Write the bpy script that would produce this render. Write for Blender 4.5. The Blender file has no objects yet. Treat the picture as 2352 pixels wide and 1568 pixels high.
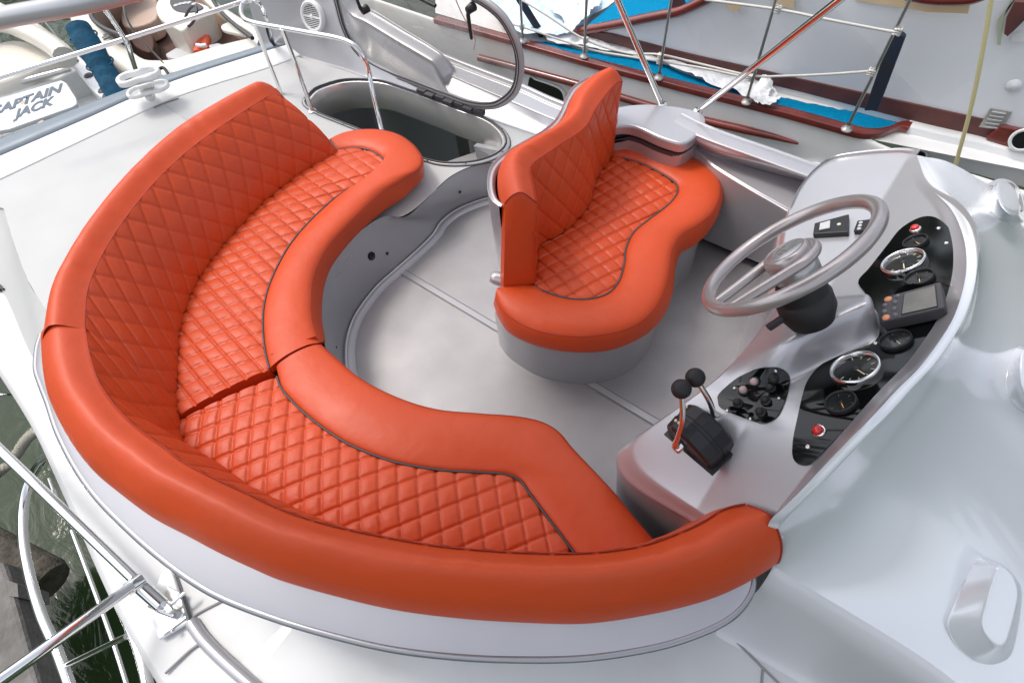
import bpy, bmesh, math, random
import numpy as np
from mathutils import Vector, Matrix
from mathutils.bvhtree import BVHTree
random.seed(4); rng = np.random.default_rng(4)
sc = bpy.context.scene; COL = sc.collection
PI = math.pi

# ------------------------------------------------------------ camera
EYE = np.array([0., 0., 2.1])
CX, CY, F = 1176., 784., 1301.57
_n = np.array([114., 900., F]); _a = np.array([-2592., -1554., F])
RZ = -_n/np.linalg.norm(_n); RX = -_a/np.linalg.norm(_a); RY = np.cross(RZ, RX)
RY /= np.linalg.norm(RY); RX = np.cross(RY, RZ)
R = np.array([RX, RY, RZ])
cam = bpy.data.cameras.new('camera'); camo = bpy.data.objects.new('camera', cam); COL.objects.link(camo)
cam.sensor_width = 36; cam.lens = 36*F/2352; cam.clip_start = .02; cam.clip_end = 600
u_, v_, w_ = R[:, 0], R[:, 1], R[:, 2]
camo.matrix_world = Matrix(((u_[0], -v_[0], -w_[0], EYE[0]), (u_[1], -v_[1], -w_[1], EYE[1]), (u_[2], -v_[2], -w_[2], EYE[2]), (0, 0, 0, 1)))
sc.camera = camo
# ------------------------------------------------------------ light
SUN_AZ, SUN_EL = 190, 60
world = bpy.data.worlds.new('World'); sc.world = world; world.use_nodes = True
wn = world.node_tree; bg = wn.nodes['Background']
sky = wn.nodes.new('ShaderNodeTexSky'); sky.sky_type = 'NISHITA'; sky.sun_disc = False
sky.sun_elevation = math.radians(SUN_EL); sky.sun_rotation = math.radians(90-SUN_AZ)
sky.air_density = 1.0; sky.dust_density = 3; sky.ozone_density = 1.0
hs_ = wn.nodes.new('ShaderNodeHueSaturation'); hs_.inputs['Saturation'].default_value = .38
wn.links.new(sky.outputs[0], hs_.inputs['Color']); wn.links.new(hs_.outputs[0], bg.inputs[0]); bg.inputs[1].default_value = .15
sl = bpy.data.lights.new('sun', 'SUN'); sl.energy = 0.7; sl.angle = math.radians(12); sl.color = (1, .95, .88)
so = bpy.data.objects.new('sun', sl); COL.objects.link(so)
sd = Vector((math.cos(math.radians(SUN_EL))*math.cos(math.radians(SUN_AZ)), math.cos(math.radians(SUN_EL))*math.sin(math.radians(SUN_AZ)), math.sin(math.radians(SUN_EL))))
so.rotation_euler = sd.to_track_quat('Z', 'Y').to_euler(); so.location = (0, 0, 20)
sc.view_settings.view_transform = 'Standard'; sc.view_settings.look = 'None'
sc.view_settings.exposure = 0.92; sc.view_settings.gamma = 1
sc.render.engine = 'CYCLES'

# ------------------------------------------------------------ picking points
def ray(x, y): return R @ np.array([x-CX, y-CY, F])
def P(x, y, z):
    d = ray(x, y); t = (z-EYE[2])/d[2]; q = EYE+d*t; q[2] = z; return q
def PY(x, y, Y):
    d = ray(x, y); return EYE+d*(Y/d[1])
def PX(x, y, X):
    d = ray(x, y); return EYE+d*(X/d[0])
def PP(x, y, pt, n):
    d = ray(x, y); pt = np.array(pt, float); n = np.array(n, float)
    return EYE+d*(((pt-EYE)@n)/(d@n))
def px(l, z=None):
    out = []
    n = len(l)
    for i, q in enumerate(l):
        if len(q) == 3: zz = q[2]
        elif isinstance(z, (list, tuple)): zz = float(np.interp(i/(n-1), np.linspace(0, 1, len(z)), z))
        else: zz = z
        out.append(P(q[0], q[1], zz))
    return np.array(out)
def cr(pts, n, closed=False, ends=True):
    """catmull-rom through pts, resampled to n points by arc length"""
    p = np.array(pts, float)
    if closed: q = np.vstack([p[-1], p, p[0], p[1]]); m = len(p)
    else: q = np.vstack([2*p[0]-p[1], p, 2*p[-1]-p[-2]]); m = len(p)-1
    s = []
    for i in range(m):
        a, b, c, d = q[i], q[i+1], q[i+2], q[i+3]
        t = np.linspace(0, 1, 14, endpoint=False)[:, None]
        s.append(.5*((2*b)+(-a+c)*t+(2*a-5*b+4*c-d)*t*t+(-a+3*b-3*c+d)*t**3))
    s = np.vstack(s+[q[-2][None] if not closed else p[:1]])
    L = np.r_[0, np.cumsum(np.linalg.norm(np.diff(s, axis=0), axis=1))]
    tt = np.linspace(0, L[-1], n, endpoint=not closed)
    return np.stack([np.interp(tt, L, s[:, k]) for k in range(s.shape[1])], 1)
def across(curves, nv):
    """curves: list of (nu,3) -> (nu,nv,3), smooth through them"""
    A = np.array(curves); nu = A.shape[1]
    q = np.concatenate([2*A[:1]-A[1:2], A, 2*A[-1:]-A[-2:-1]]); m = len(A)-1
    out = []
    for s in np.linspace(0, m, nv):
        i = min(int(s), m-1); t = s-i; a, b, c, d = q[i], q[i+1], q[i+2], q[i+3]
        out.append(.5*((2*b)+(-a+c)*t+(2*a-5*b+4*c-d)*t*t+(-a+3*b-3*c+d)*t**3))
    return np.stack(out, 1)
def normals2(c, closed=False):
    t = np.gradient(c[:, :2], axis=0)
    if closed:
        t = np.roll(c[:, :2], -1, 0)-np.roll(c[:, :2], 1, 0)
    t /= np.linalg.norm(t, axis=1)[:, None]+1e-9
    return np.stack([t[:, 1], -t[:, 0], 0*t[:, 0]], 1)
def off(c, d, z=None, closed=False):
    r = c+normals2(c, closed)*d
    if z is not None: r = r.copy(); r[:, 2] = z
    return r
def setz(c, z): r = np.array(c, float).copy(); r[:, 2] = z; return r
def sm(t): t = np.clip(t, 0, 1); return t*t*(3-2*t)

# ------------------------------------------------------------ objects
def link(name, me, mat=None, parent=None, smooth=True):
    o = bpy.data.objects.new(name, me); COL.objects.link(o)
    if mat: me.materials.append(mat)
    if smooth: me.polygons.foreach_set('use_smooth', [True]*len(me.polygons))
    if parent is not None:
        o.parent = parent; o.matrix_parent_inverse = parent.matrix_world.inverted() if False else Matrix.Translation(-parent.location)
    return o
def raw(name, verts, faces, mat=None, parent=None, smooth=True, bevel=0, seg=2, solid=0, angle=None):
    me = bpy.data.meshes.new(name); me.from_pydata([tuple(map(float, v)) for v in verts], [], faces); me.update()
    o = link(name, me, mat, parent, smooth)
    if solid:
        m = o.modifiers.new('s', 'SOLIDIFY'); m.thickness = solid; m.offset = -1
    if bevel:
        m = o.modifiers.new('b', 'BEVEL'); m.width = bevel; m.segments = seg; m.limit_method = 'ANGLE'; m.angle_limit = math.radians(35)
        m.harden_normals = False
    return o
class MB:
    def __init__(s): s.v = []; s.f = []
    def add(s, verts, faces):
        b = len(s.v); s.v += [tuple(map(float, v)) for v in verts]; s.f += [tuple(i+b for i in f) for f in faces]; return s
    def grid(s, G, cu=False, cv=False):
        nu, nv = G.shape[:2]; f = []
        for i in range(nu if cu else nu-1):
            for j in range(nv if cv else nv-1):
                a = i*nv+j; b = i*nv+(j+1) % nv; c = ((i+1) % nu)*nv+(j+1) % nv; d = ((i+1) % nu)*nv+j
                f.append((a, b, c, d))
        return s.add(G.reshape(-1, 3), f)
    def cap(s, ring, bulge=0, n=None):
        ring = np.array(ring); c = ring.mean(0)
        if bulge: c = c+np.array(n)*bulge
        k = len(ring)
        return s.add(list(ring)+[c], [(i, (i+1) % k, k) for i in range(k)])
    def tube(s, path, r, ns=10, closed=False, caps=True):
        p = np.array(path, float); n = len(p)
        t = np.gradient(p, axis=0) if not closed else np.roll(p, -1, 0)-np.roll(p, 1, 0)
        t /= np.linalg.norm(t, axis=1)[:, None]+1e-12
        a = np.cross(t[0], [0.13, .21, 1.]); a /= np.linalg.norm(a); G = []
        rr = r if hasattr(r, '__len__') else [r]*n
        for i in range(n):
            a = a-t[i]*(a@t[i]); a /= np.linalg.norm(a); b = np.cross(t[i], a)
            G.append([p[i]+rr[i]*(math.cos(2*PI*k/ns)*a+math.sin(2*PI*k/ns)*b) for k in range(ns)])
        G = np.array(G); s.grid(G, cu=closed, cv=True)
        if caps and not closed: s.cap(G[0]); s.cap(G[-1])
        return s
    def lathe(s, prof, c, ax, ns=32):
        """prof: (r, h) pairs along axis"""
        ax = np.array(ax, float); ax /= np.linalg.norm(ax); a = np.cross(ax, [.31, .95, .12]); a /= np.linalg.norm(a); b = np.cross(ax, a)
        G = np.array([[np.array(c)+ax*h+r*(math.cos(2*PI*k/ns)*a+math.sin(2*PI*k/ns)*b) for k in range(ns)] for r, h in prof])
        return s.grid(G, cv=True)
    def box(s, c, sx, sy, sz, M=None):
        c = np.array(c, float); M = np.eye(3) if M is None else np.array(M)
        v = [c+M[0]*sx*i/2+M[1]*sy*j/2+M[2]*sz*k/2 for i in (-1, 1) for j in (-1, 1) for k in (-1, 1)]
        return s.add(v, [(0, 1, 3, 2), (4, 6, 7, 5), (0, 4, 5, 1), (2, 3, 7, 6), (0, 2, 6, 4), (1, 5, 7, 3)])
    def prism(s, ring, d):
        ring = np.array(ring); k = len(ring); d = np.array(d, float)
        return s.add(list(ring)+list(ring+d), [tuple(range(k)), tuple(range(2*k-1, k-1, -1))]+[(i, i+k, (i+1) % k+k, (i+1) % k) for i in range(k)])
    def build(s, name, mat=None, parent=None, smooth=True, **k): return raw(name, s.v, s.f, mat, parent, smooth, **k)
def tag(o, label, cat, group=None, kind=None):
    o['label'] = label; o['category'] = cat
    if group: o['group'] = group
    if kind: o['kind'] = kind
    return o
def thing(name, label, cat, loc=(0, 0, 0), group=None):
    o = bpy.data.objects.new(name, None); COL.objects.link(o); o.location = Vector([float(a) for a in loc]); o.empty_display_size = .1
    return tag(o, label, cat, group)
def sheet(name, ring, mat, parent=None, holes=(), drop=0, hole_drop=0):
    """flat-ish filled polygon with holes"""
    bm = bmesh.new(); es = []
    for r in [ring]+list(holes):
        vs = [bm.verts.new([float(a) for a in q]) for q in r]
        es += [bm.edges.new((vs[i], vs[(i+1) % len(vs)])) for i in range(len(vs))]
    bmesh.ops.triangle_fill(bm, edges=es, use_beauty=True)
    for r in [ring]:
        if drop:
            k = len(r); a = [bm.verts.new([float(x) for x in q]) for q in r]; b = [bm.verts.new((float(q[0]), float(q[1]), float(q[2]-drop))) for q in r]
            for i in range(k): bm.faces.new((a[i], a[(i+1) % k], b[(i+1) % k], b[i]))
    me = bpy.data.meshes.new(name); bm.to_mesh(me); bm.free()
    return link(name, me, mat, parent, smooth=False)

# ------------------------------------------------------------ materials
def mat(name, col, rough=.5, metal=0., spec=.5, coat=0., bump=None, mix=None, coat_rough=.08, sheen=0, em=None, detail=4):
    """bump=(scale,strength,dist); mix=(colour2, scale, amount[, lo, hi])"""
    m = bpy.data.materials.new(name); m.use_nodes = True; nt = m.node_tree; b = nt.nodes['Principled BSDF']
    b.inputs['Base Color'].default_value = (*col, 1); b.inputs['Roughness'].default_value = rough; b.inputs['Metallic'].default_value = metal
    b.inputs['Specular IOR Level'].default_value = spec; b.inputs['Coat Weight'].default_value = coat; b.inputs['Coat Roughness'].default_value = coat_rough
    tc = nt.nodes.new('ShaderNodeTexCoord')
    if mix:
        no = nt.nodes.new('ShaderNodeTexNoise'); no.inputs['Scale'].default_value = mix[1]; no.inputs['Detail'].default_value = 6
        nt.links.new(tc.outputs['Object'], no.inputs['Vector'])
        mr = nt.nodes.new('ShaderNodeMapRange'); mr.inputs[1].default_value = mix[3] if len(mix) > 3 else .35; mr.inputs[2].default_value = mix[4] if len(mix) > 4 else .7
        mr.inputs[4].default_value = mix[2]; nt.links.new(no.outputs['Fac'], mr.inputs[0])
        mx = nt.nodes.new('ShaderNodeMix'); mx.data_type = 'RGBA'; mx.inputs[6].default_value = (*col, 1); mx.inputs[7].default_value = (*mix[0], 1)
        nt.links.new(mr.outputs[0], mx.inputs[0]); nt.links.new(mx.outputs[2], b.inputs['Base Color'])
        ra = nt.nodes.new('ShaderNodeMath'); ra.operation = 'MULTIPLY_ADD'; ra.inputs[1].default_value = .18; ra.inputs[2].default_value = rough-.05
        nt.links.new(no.outputs['Fac'], ra.inputs[0]); nt.links.new(ra.outputs[0], b.inputs['Roughness'])
    if bump:
        nb = nt.nodes.new('ShaderNodeTexNoise'); nb.inputs['Scale'].default_value = bump[0]; nb.inputs['Detail'].default_value = detail
        nt.links.new(tc.outputs['Object'], nb.inputs['Vector'])
        bp = nt.nodes.new('ShaderNodeBump'); bp.inputs['Strength'].default_value = bump[1]; bp.inputs['Distance'].default_value = bump[2]
        nt.links.new(nb.outputs['Fac'], bp.inputs['Height']); nt.links.new(bp.outputs[0], b.inputs['Normal'])
    return m
LEATHER = mat('orange_leather', (.60, .067, .012), .42, spec=.4, bump=(13, .5, .008), detail=10, mix=((.54, .066, .016), 5, .6))
PIPE = mat('grey_piping', (.06, .055, .06), .5)
SILVER = mat('silver_gelcoat', (.50, .49, .505), .27, metal=.5, coat=.35, mix=((.42, .415, .43), 3, .5), coat_rough=.15)
SILVERG = mat('glossy_silver_gelcoat', (.80, .815, .84), .22, metal=.25, coat=.9, coat_rough=.05)
HOODS = mat('satin_light_gelcoat', (.62, .625, .635), .42, metal=.1, coat=.1)
WALL = mat('satin_grey_gelcoat', (.38, .385, .40), .36, metal=.35, coat=.2, mix=((.33, .335, .35), 5, .4))
DECK = mat('pale_deck_gelcoat', (.47, .47, .46), .5, mix=((.42, .42, .41), 4, .5), bump=(300, .2, .001))
WHITE = mat('white_gelcoat', (.82, .82, .81), .3, coat=.4, mix=((.74, .74, .72), 3, .4))
BLUEGREY = mat('grey_rub_edge', (.22, .26, .30), .4, mix=((.18, .22, .25), 8, .5))
CHROME = mat('polished_steel', (.82, .81, .80), .09, metal=1.)
BRUSHED = mat('brushed_steel', (.6, .59, .57), .28, metal=1.)
BLACK = mat('black_plastic', (.012, .012, .014), .45, bump=(120, .15, .001))
RUBBER = mat('black_rubber', (.014, .013, .013), .6)
GLOSSB = mat('black_acrylic', (.003, .0035, .004), .07, spec=.38, coat=.12, coat_rough=.05)
DKGREY = mat('dark_grey_plastic', (.065, .062, .068), .5)
FRAME = mat('grey_hatch_frame', (.40, .395, .40), .35, metal=.3)
GASKET = mat('dark_gasket', (.05, .05, .055), .5)
WHEELM = mat('taupe_metallic_grip', (.48, .43, .42), .3, metal=.55, coat=.25, coat_rough=.2)
HUBM = mat('silver_hub', (.5, .48, .48), .3, metal=.6)
RED = mat('red_button', (.62, .02, .02), .3, coat=.5)
PINK = mat('pale_pink_rubber', (.52, .38, .36), .45)
ORANGE = mat('orange_key', (.85, .32, .16), .4)
KEY = mat('grey_key', (.16, .16, .17), .45)
LCD = mat('lcd_screen', (.22, .21, .18), .15, spec=.6, mix=((.1, .095, .08), 14, .8))
DIAL = mat('gauge_dial', (.012, .014, .013), .25, coat=.8)
CREAM = mat('gauge_marks', (.7, .62, .42), .5)
NEEDLE = mat('needle', (.9, .45, .2), .5)
MAHOG = mat('mahogany', (.20, .028, .018), .25, coat=.7, mix=((.10, .014, .010), 6, .9), bump=(30, .3, .002))
MAHOGD = mat('weathered_mahogany', (.085, .035, .035), .45, mix=((.16, .05, .04), 5, .9), bump=(40, .4, .002))
SAILW = mat('aged_white_paint', (.84, .83, .81), .42, mix=((.70, .62, .50), 1.8, .55, .5, .75))
CABINW = mat('white_cabin_paint', (.86, .86, .87), .3, coat=.3, mix=((.80, .81, .83), 1.2, .5))
CARPET = mat('blue_carpet', (.0, .27, .50), .95, spec=.1, mix=((.0, .19, .38), 60, .9), bump=(240, 1, .01))
PLASTIC = mat('crumpled_white_plastic_sheet', (.8, .8, .8), .35, coat=.2, mix=((.68, .72, .76), 5, .6), bump=(14, .9, .03))
PLASTICB = mat('blue_tinted_plastic_sheet', (.55, .72, .85), .35, coat=.2, mix=((.75, .8, .84), 6, .9), bump=(14, .9, .03))
TAPE = mat('masking_tape', (.68, .52, .33), .6, mix=((.6, .44, .26), 8, .6))
TAPEG = mat('green_masking_tape', (.42, .47, .34), .6)
CANVAS = mat('dark_canvas', (.02, .022, .03), .8, mix=((.01, .03, .07), 4, 1))
ROPE = mat('white_rope', (.62, .6, .55), .8, bump=(90, .6, .004))
ROPEY = mat('yellow_rope', (.62, .55, .28), .8, bump=(90, .6, .004))
ROPED = mat('grey_mooring_rope', (.3, .28, .23), .9, bump=(60, .8, .006))
GLASSD = mat('dark_glass', (.008, .009, .010), .06, coat=.5)
TEAL = mat('blue_canvas_sleeve', (.0, .055, .11), .8, mix=((.0, .09, .17), 9, .8), bump=(14, .8, .02))
BEIGE = mat('cream_gelcoat', (.74, .70, .62), .35, coat=.3, mix=((.66, .61, .52), 3, .5))
TAN = mat('tan_vinyl', (.52, .38, .30), .5)
BROWN = mat('brown_carpet', (.09, .045, .035), .9)
GREYV = mat('grey_vinyl', (.5, .5, .5), .5)
ALUM = mat('plate_aluminium', (.55, .53, .5), .4, metal=.6)
CONC = mat('weathered_concrete', (.20, .19, .18), .9, mix=((.12, .11, .10), 6, .9), bump=(30, .8, .01))
LOG = mat('wet_timber', (.10, .085, .065), .8, mix=((.04, .035, .025), 12, .9), bump=(25, .9, .02))
TEXT = mat('blue_grey_lettering', (.08, .11, .15), .5)
WPLAST = mat('white_plastic', (.8, .8, .79), .4)
YELLOW = mat('yellow_sticker', (.8, .5, .02), .5)
FLOOR = mat('grey_nonslip_floor', (.33, .315, .318), .33, metal=.42, mix=((.24, .228, .235), 5.5, .5, .35, .75))
def floor_nodes():
    nt = FLOOR.node_tree; b = nt.nodes['Principled BSDF']; tc = nt.nodes.new('ShaderNodeTexCoord')
    mp = nt.nodes.new('ShaderNodeMapping'); mp.inputs['Rotation'].default_value[2] = .5; mp.inputs['Scale'].default_value = (260, 260, 1)
    nt.links.new(tc.outputs['Object'], mp.inputs[0])
    vo = nt.nodes.new('ShaderNodeTexVoronoi'); vo.inputs['Scale'].default_value = 1; vo.inputs['Randomness'].default_value = .1
    nt.links.new(mp.outputs[0], vo.inputs['Vector'])
    bp = nt.nodes.new('ShaderNodeBump'); bp.inputs['Strength'].default_value = .5; bp.inputs['Distance'].default_value = .0015
    nt.links.new(vo.outputs['Distance'], bp.inputs['Height']); nt.links.new(bp.outputs[0], b.inputs['Normal'])
floor_nodes()
def glass_mat():
    m = bpy.data.materials.new('clear_acrylic'); m.use_nodes = True; nt = m.node_tree; nt.nodes.clear()
    o = nt.nodes.new('ShaderNodeOutputMaterial'); tr = nt.nodes.new('ShaderNodeBsdfTransparent'); gl = nt.nodes.new('ShaderNodeBsdfGlossy')
    di = nt.nodes.new('ShaderNodeBsdfDiffuse'); di.inputs[0].default_value = (.75, .76, .76, 1)
    no = nt.nodes.new('ShaderNodeTexNoise'); no.inputs['Scale'].default_value = 5; no.inputs['Detail'].default_value = 8
    mr = nt.nodes.new('ShaderNodeMapRange'); mr.inputs[1].default_value = .45; mr.inputs[2].default_value = .8; mr.inputs[3].default_value = .10; mr.inputs[4].default_value = .40
    nt.links.new(no.outputs['Fac'], mr.inputs[0])
    tr.inputs[0].default_value = (.80, .79, .76, 1); gl.inputs['Roughness'].default_value = .03
    m1 = nt.nodes.new('ShaderNodeMixShader'); m2 = nt.nodes.new('ShaderNodeMixShader'); fr = nt.nodes.new('ShaderNodeFresnel'); fr.inputs[0].default_value = 1.45
    nt.links.new(mr.outputs[0], m1.inputs[0]); nt.links.new(tr.outputs[0], m1.inputs[1]); nt.links.new(di.outputs[0], m1.inputs[2])
    nt.links.new(fr.outputs[0], m2.inputs[0]); nt.links.new(m1.outputs[0], m2.inputs[1]); nt.links.new(gl.outputs[0], m2.inputs[2])
    nt.links.new(m2.outputs[0], o.inputs[0]); return m
GLASS = glass_mat()
def water_mat():
    m = mat('green_harbour_water', (.022, .038, .014), .06, spec=.22, mix=((.014, .028, .010), .6, .8))
    nt = m.node_tree; b = nt.nodes['Principled BSDF']; tc = nt.nodes.new('ShaderNodeTexCoord'); 
    n1 = nt.nodes.new('ShaderNodeTexNoise'); n1.inputs['Scale'].default_value = 1.6; n1.inputs['Detail'].default_value = 5; n1.inputs['Distortion'].default_value = .8
    mp = nt.nodes.new('ShaderNodeMapping'); mp.inputs['Scale'].default_value = (1.0, 2.2, 1); nt.links.new(tc.outputs['Object'], mp.inputs[0]); nt.links.new(mp.outputs[0], n1.inputs['Vector'])
    bp = nt.nodes.new('ShaderNodeBump'); bp.inputs['Strength'].default_value = .4; bp.inputs['Distance'].default_value = .08
    nt.links.new(n1.outputs['Fac'], bp.inputs['Height']); nt.links.new(bp.outputs[0], b.inputs['Normal']); return m
WATER = water_mat()

# ------------------------------------------------------------ water
ws = 260
w = raw('water', [(-ws, -ws, -3), (ws, -ws, -3), (ws, ws, -3), (-ws, ws, -3)], [(0, 1, 2, 3)], WATER, smooth=False); w['kind'] = 'structure'

# far shore: a wooded bank, a mass nobody could count
def shore():
    r2 = np.random.default_rng(8); m = MB(); V = []; Fc = []
    for k in range(9000):
        a = math.radians(r2.uniform(-10, 300)); R0 = r2.uniform(62, 84); h = -3+abs(r2.normal())*2+r2.uniform(0, 1)**.8*(15+5*math.sin(a*9)+3*math.sin(a*23+1))
        c = np.array([R0*math.cos(a), R0*math.sin(a), h]); s_ = r2.uniform(.6, 1.5)
        A = r2.normal(size=3); A /= np.linalg.norm(A); B = np.cross(A, r2.normal(size=3)); B /= np.linalg.norm(B)
        m.add([c+A*s_, c+B*s_*.8, c-A*s_, c-B*s_*.8], [(0, 1, 2, 3)])
    A_ = np.radians(np.linspace(-12, 302, 260)); GG = np.array([[(R1*math.cos(a), R1*math.sin(a), h) for R1, h in ((70, -3.2), (78, 2), (82, 10+3*math.sin(a*9)+1.5*math.sin(a*31)), (92, 11+4*math.sin(a*9+.3)))] for a in A_]); m.grid(GG)
    return m.build('wooded_bank', mat('bank_foliage', (.05, .075, .03), .8, mix=((.09, .11, .05), .3, .9)), None, smooth=False)
tag(shore(), 'dense green trees along the far bank of the harbour', 'trees', kind='stuff')
# ============================================================ MOTOR YACHT
yacht = thing('motor_yacht', 'silver and white motor yacht flybridge with curved cockpit moulding, deck and helm console', 'yacht', (-1.5, 1, 0))
YP = yacht
# --- key curves
S_A = px([(643,207),(590,238),(501,296),(434,346),(370,405),(314,469),(262,541),(223,611),(201,672),(196,744),(196,754)], .68)
K_A = px([(622,203),(600,207),(500,255),(400,318),(300,412),(215,515),(160,600),(120,680),(101,782),(101,790)], .645)
C_A = px([(779,352),(696,394),(612,458),(557,513),(501,577),(451,650),(417,739),(409,806),(406,878),(402,915),(404,926)], .37)
NA = 260
SA, KA, CA = cr(S_A, NA), cr(K_A, NA), cr(C_A, NA)
rd_ = np.clip(1-np.linspace(0, 1, NA)/.05, 0, 1)**2
SA[:, 2] -= .035*rd_; KA[:, 2] -= .05*rd_
S_B = np.vstack([px([(196,752),(201,781),(206,811),(221,861),(241,899),(276,944),(321,987),(371,1022),(417,1057),(462,1082),(502,1102),(557,1127),(643,1167)], .68),
                 px([(720,1194),(800,1215),(900,1235),(1000,1252),(1100,1262),(1200,1268),(1320,1270),(1420,1262),(1500,1245),(1600,1205),(1660,1170),(1712,1157)], [.68, .71])])
O_B = px([(101,788),(104,830),(110,880),(125,937),(166,1017),(216,1082),(281,1137),(351,1188),(427,1228),(502,1268),(577,1303),(643,1331),(760,1365),(900,1398),(1050,1418),(1200,1428),(1350,1430),(1500,1408),(1620,1378),(1700,1345),(1760,1310),(1788,1290)], [.60,.575,.56,.56,.56,.56,.56,.56,.57])
C_Bv = px([(404,917),(413,972),(427,1027),(445,1070)], .37)
NB = 320
SB, OB = cr(S_B, NB), cr(O_B, NB)
inn = off(SB, -.055, .37)       # inward side
# choose sign so that inward = +y
if inn[NB//2, 1] < SB[NB//2, 1]: inn = off(SB, .055, .37)
k0 = int(NB*.24)
C_B = np.vstack([C_Bv[:3], inn[k0::12]]); C_B = np.vstack([C_B, inn[-1]])
CB = cr(C_B, NB)

# --- cockpit floor
fl = px([(560,1000),(560,700),(850,430),(1150,330),(1600,380),(1950,500),(2100,700),(2050,1000),(1800,1300),(1300,1400)], 0)
floor = sheet('cockpit_floor', fl, FLOOR, YP)
def strip(name, a, b, wd, z, m, parent, h=.004):
    a = np.array(a); b = np.array(b); d = (b-a)/np.linalg.norm(b-a); n = np.array([-d[1], d[0], 0])
    return MB().add([a+n*wd/2, b+n*wd/2, b-n*wd/2, a-n*wd/2], [(0, 1, 2, 3)]).build(name, m, parent, smooth=False)
FSEAM = mat('smooth_floor_strip', (.38, .37, .38), .3, metal=.3)
DLINE = mat('dark_seam', (.16, .15, .15), .6)
a = P(905, 612, .004); b = P(1520, 977, .004)
strip('floor_seam', a, b, .028, 0, FSEAM, YP)
o2 = np.array([0, .016, .002]); strip('floor_seam', a+o2, b+o2, .003, 0, DLINE, YP); strip('floor_seam', a-o2+[0, 0, .004], b-o2+[0, 0, .004], .003, 0, DLINE, YP)
# --- cockpit wall: settee base and deck riser
wf = px([(1450,1330),(1250,1180),(1000,1060),(850,960),(800,880),(790,820),(795,770),(815,720),(860,660),(910,615),(955,575),(990,540),(1010,510),(1045,483),(1085,465),(1120,454),(1190,438),(1260,400)], 0)
wt = px([(1470,1230,.26),(1300,1100,.26),(1080,980,.26),(900,930,.26),(770,840,.26),(745,786,.26),(738,735,.26),(742,672,.26),(757,622,.26),(790,572,.26),(835,525,.26),(884,497,.25),(930,498,.21),(965,472,.215),(1000,438,.215),(1035,407,.215),(1082,384,.215),(1140,372,.215)])
nf = 200; wfc, wtc = cr(wf, nf), cr(wt, nf)
# a small step of sealant where the floor tray meets the wall
cove = wfc*.9+wtc*.1; cove[:, 2] = .03
G = across([wfc, cove, wtc], 12); MB().grid(G).build('cockpit_wall', WALL, YP)
gut = off(wfc, .02); gs = 1 if np.linalg.norm(gut[nf//2]-P(1200, 800, 0)) < np.linalg.norm(wfc[nf//2]-P(1200, 800, 0)) else -1
c1 = off(wfc, gs*.012, .006); MB().tube(c1, .006, 8).build('sealant_bead', mat('sealant', (.7, .69, .68), .4), YP)
c2 = off(wfc, gs*.026, .008); MB().grid(np.stack([setz(off(wfc, gs*.016), .0095), setz(off(wfc, gs*.05), .0095), setz(off(wfc, gs*.056), .0)], 1)).build('floor_margin', FSEAM, YP)
def wall_disc(name, x, y, r, m, parent, sq=1.):
    bv = BVHTree.FromPolygons([Vector(v) for v in G.reshape(-1, 3)], [(i*12+j, i*12+j+1, (i+1)*12+j+1, (i+1)*12+j) for i in range(nf-1) for j in range(11)])
    d = ray(x, y); h = bv.ray_cast(Vector(EYE), Vector(d).normalized())
    n = np.array(h[1]); n = n if n@(EYE-np.array(h[0])) > 0 else -n
    return MB().lathe([(0, .001), (r*.86, .001), (r*.88, .003), (r, .003), (r, -.004)], h[0], n, 24).build(name, m, parent)
wall_disc('wall_socket', 853, 588, .021, GLOSSB, YP); wall_disc('screw_hole', 889, 582, .008, BLACK, YP); wall_disc('screw_hole', 1056, 441, .008, BLACK, YP); wall_disc('screw_hole', 772, 797, .005, GASKET, YP)
# --- aft deck
HO = [(707,230),(722,212),(738,203),(785,189),(832,187),(879,191),(926,206),(988,228),(1051,253),(1113,275),(1145,297),(1160,319),(1157,341),(1129,362),(1082,375),(1020,377),(970,366),(900,335),(832,303),(785,284),(745,268),(720,255),(705,242)]
ho = cr(px(HO, .22), 90, closed=True)
deck_edge = [tuple(q) for q in wtc[int(nf*.70):]]
inner = px([(-60,438),(0,412),(200,318),(405,224),(616,156),(707,128),(980,216),(1251,308),(1420,345),(1500,365)], .22)
inner = np.vstack([cr(inner[:5], 30), inner[5:]])
leftb = px([(330,800),(150,800),(106,711),(67,650),(33,561),(0,450)], .22)
ring = list(inner)+[q for q in deck_edge[::-1]]
ring = [np.array((q[0], q[1], .22)) for q in ring]
ring += [P(770, 640, .22), P(560, 740, .22)]+list(cr(leftb, 14))[:-1]+[P(-60, 455, .22)]
sheet('aft_deck', ring, DECK, YP, holes=[ho])
# groove lines in the deck
gz = .2225
def line(pts, z, r, m, name='deck_groove'): return MB().tube(cr(px(pts, z), 20), r, 6).build(name, m, YP)
line([(372,238),(430,275),(480,305)], .221, .003, mat('shallow_groove', (.45,.45,.45), .6))
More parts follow.
